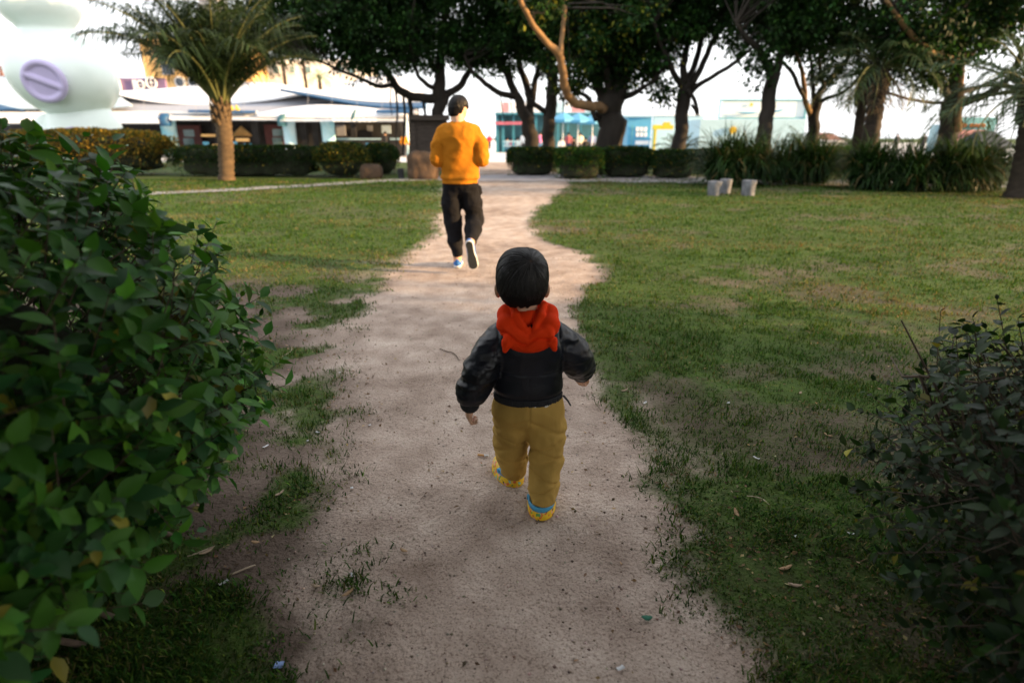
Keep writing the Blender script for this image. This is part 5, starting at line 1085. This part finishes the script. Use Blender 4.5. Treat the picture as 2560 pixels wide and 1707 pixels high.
def k_trousers(P):
    z = P[..., 2]; x = P[..., 0]; hip = sd_ell(P, (.003, 0, .405), (.110, .088, .085))
    sh = .55 * fbm(P[..., 0] * 6, P[..., 1] * 6, P[..., 2] * 9, 2, 15)
    wr = lambda f, a, s: a * np.sin((z * f + 3.2 * fbm(x * 7, P[..., 1] * 7, z * 5, 2, s)) * 2 * math.pi) * (.35 + fbm(x * 5, P[..., 1] * 5, z * 5, 2, s + 3))
    l = chain(P, [(-.054, 0, .385, .068), (-.058, .030, .30, .063), (-.060, .070, .205, .056), (-.054, .098, .12, .049), (-.048, .118, .062, .046)], .025) + wr(9, .0012, 17) + fold(P, 10, .017, 17, 1.3, 1.3, 1.2)
    r = chain(P, [(.058, 0, .385, .070), (.064, -.004, .30, .063), (.066, -.012, .205, .055), (.060, -.045, .12, .049), (.053, -.072, .058, .046)], .025) + wr(10, .0014, 19) + fold(P, 10, .018, 19, 1.3, 1.3, 1.2)
    d = smin(smin(l, r, .010), hip + fold(P, 15, .007, 23), .025)
    for sx, z0, sl_, wd, am in ((1, .262, .45, .007, .007), (1, .236, -.35, .006, .006), (1, .205, .3, .007, .007), (1, .15, -.5, .006, .005), (1, .112, .25, .005, .005), (-1, .270, -.5, .007, .006), (-1, .225, .4, .006, .007), (-1, .16, -.3, .006, .006), (-1, .115, .3, .005, .005), (1, .345, -.55, .009, .007), (-1, .345, .55, .009, .007)):
        ln_ = z - (z0 + sl_ * (x - sx * .06)) + .012 * (fbm(x * 12, P[..., 1] * 12, z * 12, 2, 27) - .5); d = d + am * np.exp(-(ln_ / wd) ** 2) * (x * sx > 0) * fbm(x * 9, P[..., 1] * 9, z * 9, 2, 29) * 1.8
    top = .452; seam = np.exp(-(np.abs(x - .003) / .003) ** 2) * sstep(.33, .36, z); d = d + .004 * seam
    hem = np.where(x < .003, .052 + .2 * (P[..., 1] - .118), .072 + .15 * (P[..., 1] + .072)); return smax(smax(d, z - top, .006), hem - z, .006)
organic('trousers', k_trousers, (-.16, -.17, .0), (.17, .22, .47), .0042, M['cord'], KD)
def k_shirt(P): Q = P * np.array((1, 1.34, 1), np.float32); return smax(np.linalg.norm(Q[..., :2], axis=-1) - .1135 - .002 * np.sin(P[..., 0] * 120), np.maximum(np.abs(P[..., 2] - .427) - .008 - .004 * sstep(.05, .09, P[..., 0]), .015 - P[..., 0]), .004)
organic('shirt_hem', k_shirt, (-.14, -.11, .39), (.14, .11, .46), .004, M['shirt_hem'], KD)
def clog(h, t):
    u = unit(t - h); Rm = np.stack([np.array((u[1], -u[0], 0)), u, np.array((0, 0, 1))], -1) * 1.13; h = h - u * .008
    def f(P):
        o = smin(sd_ell(P, (0, .090, .022), (.043, .070, .044)), sd_ell(P, (0, .030, .016), (.037, .040, .034)), .03); o = smin(o, np.maximum(sd_ell(P, (0, .078, .0), (.046, .086, .05)), np.abs(P[..., 2] - .008) - .009), .010)
        cut = smin(sd_ell(P, (0, .030, .062), (.027, .042, .045)), sd_ell(P, (0, .060, .066), (.028, .035, .040)), .01)
        for hx_, hy_ in ((-.02, .105), (.02, .105), (0, .115), (-.012, .13), (.012, .13)): cut = np.minimum(cut, sd_cap(P, (hx_, hy_, .03), (hx_ * 1.1, hy_ + .004, .09), .0042, .0042))
        return np.maximum(smax(o, -cut, .004), -P[..., 2])
    C = organicT('clog', f, (-.055, -.02, -.004), (.055, .175, .075), .0032, M['clog'], KD, Rm, h)
    V = []; Fc = []; n = 22
    for i in range(n + 1):
        a = math.pi * i / n; x = math.cos(a) * .0395; y = .055 - math.sin(a) * .066
        for z in (.033, .050):
            for g in (1.0, 1.10): V.append(np.array((x * g, .055 + (y - .055) * g, z + .004 * math.sin(a))))
    for i in range(n):
        b = i * 4; Fc += [(b + 1, b + 5, b + 7, b + 3), (b, b + 2, b + 6, b + 4), (b + 2, b + 3, b + 7, b + 6), (b, b + 4, b + 5, b + 1)]
    mk('strap', np.array(V) @ Rm.T + h + ORG[KD.name], Fc, M['strap'], C, True)
    for s in (-1, 1): V, Fc = tube([np.array((s * .037, .056, .0415)), np.array((s * .0465, .056, .0415))], .009, 12); mk('rivet', np.array(V) @ Rm.T + h + ORG[KD.name], Fc, M['strap'], C)
clog(LF, LT); clog(RF, RT)

# ---- the man in the orange sweater
ar = (-.52, 5.9, 0.0)
AD = empty('person', ar, 'man in orange sweater and black trousers walking ahead with head bent', 'person')
AH = np.array((.005, .045, 1.545)); hm = rotm(-.30, .10, -.48)
ash = np.array((.105, -.445, .335)); adir = unit(np.array((.035, .05, -.24))); aup = np.array((.0, 1, .15)); aup = unit(aup - adir * aup.dot(adir)); aR = np.stack([np.cross(adir, aup), adir, aup], -1)
lsh = np.array((-.045, -.09, 0)); ldir = unit(np.array((-.04, 1, 0))); lR = np.stack([np.array((ldir[1], -ldir[0], 0)), ldir, np.array((0, 0, 1))], -1)
rank = ash + aR @ np.array((0, .055, .10)); lank = lsh + lR @ np.array((0, .055, .10))
lwr, rwr = np.array((-.085, .27, 1.10)), np.array((.10, .275, 1.12))
def a_body(P):
    e = lambda x, y, z: AH + hm @ np.array((x, y, z))
    L = [('e', AH, (.077, .096, .100), hm), ('e', e(0, .04, -.055), (.058, .058, .062), hm, .03), ('c', e(0, -.015, -.05), (0, -.015, 1.39), .064, .066, .03), ('e', e(0, .100, -.03), (.014, .016, .02), hm, .012), ('c', e(-.02, .09, -.07), e(.02, .09, -.07), .007, .007, .01),
         ('e', e(.078, .0, -.025), (.010, .02, .034), hm, .008), ('e', e(-.078, .0, -.025), (.010, .02, .034), hm, .008), ('c', (-.06, 0, .92), (-.07, 0, 1.25), .085, .085, .05), ('c', (.06, 0, .92), (.07, 0, 1.25), .085, .085, .05), ('c', (-.13, 0, 1.325), (.13, 0, 1.325), .05, .05, .04)]
    L += limb((-.15, 0, 1.31, .05), (-.205, -.03, 1.07, .042), (*lwr, .028)) + limb((.15, 0, 1.31, .05), (.218, -.02, 1.08, .042), (*rwr, .028))
    L += hand(lwr, (.45, .7, .25), (-.3, .2, .9), (.8, -.3, .3), .185, .8) + hand(rwr, (-.45, .7, .25), (.3, .2, .9), (-.8, -.3, .3), .185, .8)
    L += limb((-.07, 0, .80, .070), (-.085, .035, .46, .06), (*lank, .042)) + limb((.07, 0, .80, .070), (.13, .08, .47, .06), (*rank, .042))
    for h, Rm in ((lsh, lR), (ash, aR)): g = lambda x, y, z: h + Rm @ np.array((x, y, z)); L += [('c', g(0, .05, .09), g(0, .04, .05), .04, .036, .02), ('c', g(0, .05, .055), g(0, .20, .045), .034, .026, .02)]
    return caps(P, L)
organic('body', a_body, (-.36, -.62, -.02), (.38, .56, 1.70), .0095, M['skin'], AD)
def a_hair(P):
    d = sd_ell(P, AH + hm @ np.array((0, -.006, .012)), (.087, .106, .104), hm); q = (P - AH.astype(np.float32)) @ hm.astype(np.float32); d = smin(d, sd_ell(P, AH + hm @ np.array((0, -.052, -.062)), (.064, .050, .060), hm), .03)
    hl = np.where(q[..., 1] > .07, .03, np.where(np.abs(q[..., 0]) > .055, np.where(q[..., 1] > -.03, .01, -.072), -.108)); return smax(d + .008 * (vnoise(P[..., 0] * 55, P[..., 1] * 55, P[..., 2] * 22) - .5), hl - q[..., 2], .012)
AHR = organic('hair', a_hair, AH - .15, AH + .15, .0055, M['hair'], AD)
for s in (-1, 1):
    V, Q = surface_net(lambda P: sd_ell(P, (0, 0, 0), (.014, .01, .011)), (-.018,) * 3, (.018,) * 3, .004); mk('eye', V + AH + hm @ np.array((s * .032, .088, -.01)) + ORG[AD.name], Q, M['eye'], AD, True)
strands(2600, 6, hm @ np.array((0, -.35, .94)), AH + hm @ np.array((0, -.006, .012)), (.087, .106, .104), hm, lambda p, q: p[..., 2] - q[..., 2] + np.where(q[..., 1] > .07, .03, np.where(np.abs(q[..., 0]) > .055, np.where(q[..., 1] > -.03, .01, -.078), -.112)), (.05, 1.9), (.3, .45), 6, .0028, 'strands', M['strand'], AHR, .03, .03)
def a_sweater(P):
    x, y, z = P[..., 0], P[..., 1], P[..., 2]; Q = P * np.array((1, 1.45, 1), np.float32)
    d = sd_cap(Q, (-.005, 0, .72), (0, 0, 1.20), .188, .182); d = smin(d, sd_cap(P, (-.115, -.005, 1.330), (.115, -.005, 1.330), .066, .066), .09); d = smin(d, sd_ell(P, (0, -.03, 1.27), (.17, .115, .13)), .05)
    l = chain(P, [(-.150, 0, 1.315, .072), (-.196, -.02, 1.20, .067), (-.212, -.03, 1.075, .062), (-.16, .12, 1.085, .055), (*lwr, .044)], .04); r = chain(P, [(.150, 0, 1.315, .072), (.206, -.01, 1.21, .068), (.226, -.02, 1.08, .063), (.17, .13, 1.10, .055), (*rwr, .044)], .04)
    dg = np.sin((x * .62 - z * .78) * 24 + 5 * fbm(x * 4, y * 4, z * 4, 2, 33)); msk = sstep(1.34, 1.15, z) * sstep(.30, .0, np.abs(x + .02)); d = d + .030 * dg * msk * fbm(x * 5, y * 5, z * 5, 2, 35) * 1.5 + fold(P, 7, .026, 31)
    d = smin(d, l + fold(P, 11, .026, 37), .022); d = smin(d, r + fold(P, 11, .026, 39), .022)
    bul = np.exp(-((z - .905) / .022) ** 2) * .012; d = d - bul + .012 * sstep(.895, .875, z)
    col = sd_cap(P, (0, -.012, 1.375), (0, .0, 1.402), .076, .072); d = smin(d, col, .01); d = smax(d, -sd_cap(P, (0, .0, 1.42), (0, .03, 1.60), .059, .07), .006); return smax(d, .842 - z, .01)
SW = organic('sweater', a_sweater, (-.38, -.24, .82), (.40, .36, 1.48), .0085, M['sweater'], AD)
def a_tr(P):
    x, y, z = P[..., 0], P[..., 1], P[..., 2]; hip = sd_ell(P, (0, 0, .85), (.160, .108, .12))
    l = chain(P, [(-.080, 0, .80, .088), (-.094, .02, .65, .094), (-.090, .04, .46, .085), (-.066, .0, .26, .070), (*(lank + (0, 0, .05)), .052)], .04); r = chain(P, [(.082, 0, .80, .088), (.112, .045, .65, .094), (.132, .09, .475, .088), (.125, -.10, .40, .078), (*(rank + (.004, .045, .015)), .054)], .04)
    d = smin(smin(l, r, .015), hip, .05) + fold(P, 9, .022, 43, 1, 1, 1.4); d = smin(d, chain(P, [(.190, .03, .80, .022), (.205, .03, .75, .016)], .01), .03); return smax(d, z - .875, .01)
organic('trousers', a_tr, (-.24, -.44, .06), (.27, .24, .92), .0085, M['trousers'], AD)
def shoe(h, Rm):
    fu = lambda P: np.maximum(np.maximum(smin(smin(sd_ell(P, (0, .19, .03), (.046, .095, .05)), sd_ell(P, (0, .06, .04), (.038, .07, .06)), .03), sd_ell(P, (0, .10, .05), (.038, .09, .05)), .03), .022 - P[..., 2]), -sd_ell(P, (0, .045, .10), (.028, .045, .05)))
    U = organicT('shoe', fu, (-.07, -.03, -.01), (.07, .31, .14), .006, M['shoe_blue'], AD, Rm, h)
    w_ = lambda P: .040 + .010 * sstep(.1, .2, P[..., 1]) - .004 * np.exp(-((P[..., 1] - .11) / .05) ** 2)
    fs = lambda P: np.maximum(np.sqrt(P[..., 0] ** 2 + np.maximum(np.maximum(.032 - P[..., 1], P[..., 1] - .245), 0) ** 2) - w_(P), np.abs(P[..., 2] - .016) - .010)
    organicT('midsole', fs, (-.07, -.03, -.01), (.07, .31, .06), .0055, M['shoe_white'], U, Rm, h)
    fo = lambda P: np.maximum(np.sqrt(P[..., 0] ** 2 + np.maximum(np.maximum(.034 - P[..., 1], P[..., 1] - .243), 0) ** 2) - w_(P) + .005 + .0, np.abs(P[..., 2] - .002) - .005 - .002 * np.sin(P[..., 1] * 500))
    organicT('outsole', fo, (-.07, -.03, -.012), (.07, .31, .03), .0045, M['outsole'], U, Rm, h)
    V = []; Fc = []
    for k in range(4):
        y = .125 + .022 * k; z = .098 - .011 * k; mbv, mbf = tube([np.array((-.026, y, z - .012)), np.array((0, y, z + .004)), np.array((.026, y, z - .012))], .0045, 5); b = len(V); V += list(mbv); Fc += [tuple(i + b for i in f) for f in mbf]
    mk('laces', np.array(V) @ Rm.T + h + ORG[AD.name], Fc, M['shoe_white'], U, True)
    fp = lambda P: np.maximum(sd_ell(P, (0, .010, .062), (.026, .016, .030)), .03 - P[..., 2]); organicT('heel_tab', fp, (-.05, -.03, .02), (.05, .05, .11), .005, M['shoe_blue'], U, Rm, h)
shoe(lsh, lR); shoe(ash, aR)

# ---- people on the plaza
CLOTH = {}
def cloth(c):
    if c not in CLOTH: CLOTH[c] = mat('cloth_%d' % len(CLOTH), c, .85, .12, 4, .2)
    return CLOTH[c]
def plaza_person(px, Y, h, shirt, legs, label, walk=.0, sit=False, seed=0, group='people on the plaza'):
    g = at(px, 380, Y); root = empty('person', (float(g[0]), Y, 0), label, 'person', group); s = h / 1.7; dz = -.38 if sit else 0; rg = random.Random(seed); ry = rg.uniform(-.3, .3)
    a = walk; J = lambda *p: tuple(v * s for v in p)
    hip = .88 + dz
    lg = [limb(J(-.09, 0, hip, .09), J(-.10, .42 if sit else a * .4, hip - (.02 if sit else .40), .065), J(-.10, (.44 if sit else a * .8), .08, .05)), limb(J(.09, 0, hip, .09), J(.10, .42 if sit else -a * .3, hip - (.02 if sit else .40), .065), J(.10, .44 if sit else -a * 1.0, .08, .05))]
    arm = [limb(J(-.2, 0, 1.36 + dz, .055), J(-.26, -.04 - a * .2, 1.1 + dz, .045), J(-.22, .12 - a * .5, .92 + dz, .035)), limb(J(.2, 0, 1.36 + dz, .055), J(.26, -.04 + a * .2, 1.1 + dz, .045), J(.22, .12 + a * .5, .92 + dz, .035))]
    body = lambda P: caps(P, [('e', J(0, .02, 1.58 + dz), J(.085, .10, .115)), ('c', J(0, 0, 1.38 + dz), J(0, .01, 1.52 + dz), .055 * s, .055 * s, .03), ('c', J(0, 0, .95 + dz), J(0, 0, 1.3 + dz), .11 * s, .13 * s, .05)] + sum(lg + arm, []) + [('c', J(-.1, .44 if sit else a * .8, .05), J(-.1, (.44 if sit else a * .8) + .17, .04), .045, .035), ('c', J(.1, .44 if sit else -a, .05), J(.1, (.44 if sit else -a) + .17, .04), .045, .035)] + [('e', J(sx * .225, .14 + sx * a * .5, .86 + dz), J(.035, .04, .07)) for sx in (-1, 1)])
    lo, hi = (-.42, -.62, -.02), (.42, .75, 1.85); organic('body', body, lo, hi, .035, M['skin'], root)
    organic('shirt', lambda P: caps(P, [('c', J(0, 0, .95 + dz), J(0, 0, 1.28 + dz), .155 * s, .165 * s, .05), ('c', J(-.15, 0, 1.36 + dz), J(.15, 0, 1.36 + dz), .075, .075, .05)] + [('c', A[0][1], A[0][2], .075, .068) for A in arm] + [('c', A[1][1], A[1][2], .068, .055) for A in arm]), lo, hi, .033, cloth(shirt), root)
    organic('trousers', lambda P: caps(P, sum([[('c', e[1], e[2], e[3] + .022, e[4] + .022, .03) for e in Lg] for Lg in lg], [('e', J(0, 0, hip + .04), J(.165, .13, .12), None, .05)])), lo, hi, .033, cloth(legs), root)
    organic('hair', lambda P: np.maximum(sd_ell(P, J(0, .0, 1.60 + dz), J(.098, .115, .12)), np.where(P[..., 1] > .06, 1.62 + dz, 1.53 + dz) * s - P[..., 2]), lo, hi, .03, M['hair'], root); root.rotation_euler = (0, 0, ry)
BK, NV, WT, DG = (.02, .02, .022), (.03, .05, .12), (.75, .75, .76), (.06, .06, .065)
plaza_person(1012, 42.0, 1.6, (.85, .28, .01), DG, 'person in bright orange top walking by the pavilion counter', .25, seed=1)
plaza_person(966, 42.2, 1.7, BK, BK, 'person in black at the pavilion counter', .1, seed=2)
plaza_person(1246, 57, 1.75, (.03, .022, .02), BK, 'person in black standing on the plaza right of the man in orange', .05, seed=3)
plaza_person(1224, 74, 1.7, (.65, .03, .05), DG, 'distant person in red on the bright plaza', .1, seed=4)
plaza_person(1350, 50, 1.75, (.80, .22, .45), (.14, .25, .38), 'person in pink top and jeans between two trunks', .1, seed=5)
for k, (px, c, l) in enumerate(((1268, WT, 'leftmost'), (1281, (.70, .10, .12), 'second'), (1294, WT, 'third'), (1307, (.55, .5, .55), 'rightmost'))): plaza_person(px, 55.5, 1.7, c, NV, '%s of the four people behind the terrace railing' % l, 0, True, 10 + k)
for k, (px, c, lg_, l) in enumerate(((1403, WT, DG, 'first person from the left under the parasols'), (1420, (.45, .12, .14), NV, 'second person from the left under the parasols'), (1434, BK, NV, 'third person from the left under the parasols, in black'), (1449, (.70, .62, .5), DG, 'fourth person from the left under the parasols'), (1463, BK, (.2, .3, .4), 'fifth person from the left under the parasols'), (1479, (.25, .3, .5), DG, 'last person under the parasols beside the big trunk'))): plaza_person(px, 47.5 + .5 * (k % 3), 1.68, c, lg_, l, .1 * (k % 2), k % 2 == 0, 20 + k)
for k, (px, Y, c, lg_, l) in enumerate(((1160, 64, BK, DG, 'small far figure in black beside the shoulder of the man in orange'), (1178, 70, WT, NV, 'small far figure in white right of the man in orange'), (1330, 60, (.10, .12, .2), BK, 'far figure in navy behind the forked tree'), (2303, 58, BK, BK, 'lone dark figure far off left of the sign hoarding'), (2236, 60, DG, BK, 'lone far figure above the spiky plants'))): plaza_person(px, Y, 1.7, c, lg_, l, .1, False, 40 + k)
plaza_person(1311, 44, 1.7, WT, BK, 'person in white beside the forked tree trunk', .1, seed=30)

# ---------------------------------------------------------------- litter lying about
def flat(name, label, px, py, L, wd, c, seed, cat, group, curl=.25, thin=.0006):
    rng = np.random.default_rng(seed); g = gp(px, py); z = float(zground(g[0], g[1])); a = rng.uniform(0, 6.28); n = 6; V = []; Fc = []
    for i in range(n + 1):
        t = i / n; w_ = wd * math.sin(math.pi * (.12 + .8 * t)) if cat == 'leaf' else wd * (.8 + .3 * rng.random())
        for s in (-1, 1):
            x = (t - .5) * L; y = s * w_ / 2; h = .007 + curl * L * ((t - .5) ** 2 + .3 * (s * .5) ** 2) + rng.uniform(0, .002)
            V.append((g[0] + x * math.cos(a) - y * math.sin(a), g[1] + x * math.sin(a) + y * math.cos(a), z + h))
    N = len(V); V += [(v[0], v[1], v[2] + thin) for v in V]
    for i in range(n): b = 2 * i; Fc += [(b, b + 2, b + 3, b + 1), (N + b, N + b + 1, N + b + 3, N + b + 2), (b, N + b, N + b + 2, b + 2), (b + 1, b + 3, N + b + 3, N + b + 1)]
    o = mk(name, V, Fc, cloth(c), None, True); tag(o, label, cat, group)
PS = ['in the sparse grass left of the toddler', 'just right of another scrap left of the toddler', 'closest to the left hedge, level with the toddler', 'in the grass patch left of the clogs', 'at the left edge of the path near the bottom', 'by the tan twigs at lower left', 'high in the left sparse grass near the path', 'in the right grass level with the jacket hem', 'in the right grass level with the trousers', 'in the right grass near the low bush', 'touching the low right bush', 'at the right path edge by the trousers', 'near the path edge left of the jacket', 'on the path at the very bottom']
DL = ['at lower left beside a scrap', 'in the lower left grass', 'near the tall hedge foot', 'left of the path below the hedge', 'beside the low right bush, lower one', 'beside the low right bush, upper one', 'in the right lawn, farther one', 'in the right lawn near the low bush', 'at the right path edge', 'on the path below the clogs', 'in the left sparse grass', 'in the right grass below the toddler']
for k, (px, py) in enumerate(((770, 1105), (795, 1085), (665, 1120), (880, 1225), (880, 1440), (560, 1460), (850, 935), (1820, 1012), (1890, 1150), (1988, 1350), (2125, 1340), (1612, 1010), (925, 1065), (1550, 1680))):
    flat('paper_scrap', 'small white paper scrap ' + PS[k], px, py, .012 + .008 * (k % 3), .008 + .003 * (k % 2), (.55, .56, .58), 100 + k, 'paper', 'paper scraps', .4)
for k, (px, py) in enumerate(((790, 1470), (870, 1490), (520, 1385), (640, 1360), (1985, 1470), (1960, 1430), (2000, 985), (2070, 1090), (1560, 980), (1010, 1380), (700, 1240), (1840, 1290))):
    flat('fallen_leaf', 'dry curled tan leaf ' + DL[k], px, py, .030 + .010 * (k % 3), .014, (.30, .19, .10) if k % 2 else (.30, .22, .15), 130 + k, 'leaf', 'fallen dry leaves', .5)
flat('bottle_cap', 'pale blue flattened cap near the bottom left', 698, 1663, .022, .02, (.25, .36, .65), 150, 'cap', None, .2)
flat('green_leaf', 'single green leaf lying on the path', 1616, 1552, .03, .018, (.03, .14, .09), 151, 'leaf', None, .5)
g = gp(1212, 1143); z = float(zground(g[0], g[1])); CG = empty('cigarette_butt', (float(g[0]), float(g[1]), z), 'cigarette butt with tan filter on the path by the left clog', 'cigarette butt')
V, Fc = tube([g + (-.030, .006, z + .007), g + (-.002, 0, z + .007)], .0042, 8); mk('filter', V, Fc, cloth((.62, .34, .12)), CG, True); V, Fc = tube([g + (-.002, 0, z + .007), g + (.016, -.004, z + .008)], .0044, 8); mk('paper', V, Fc, cloth((.74, .74, .74)), CG, True)
for k, (a, b, lab) in enumerate((((1100, 872), (1150, 905), 'thin bent twig on the path left of the toddler'), ((1860, 1245), (1925, 1270), 'pale twig in the grass right of the path'), ((575, 1440), (640, 1415), 'pale curved twig in the grass lower left'), ((470, 1395), (535, 1372), 'tan twig at the foot of the left hedge'), ((705, 895), (730, 868), 'white stick in the grass left of the path'))):
    p, q = gp(*a), gp(*b); m = (p + q) / 2 + (.02, .015, 0); L = spline([p, m, q], 5); L = [np.array((v[0], v[1], float(zground(v[0], v[1])) + .006)) for v in L]; V, Fc = tube(L, [.0028] * (len(L) - 2) + [.002, .001], 6); tag(mk('twig', V, Fc, M['twig'] if k == 0 else cloth((.42, .34, .25)), None, True), lab, 'twig', 'twigs on the ground')
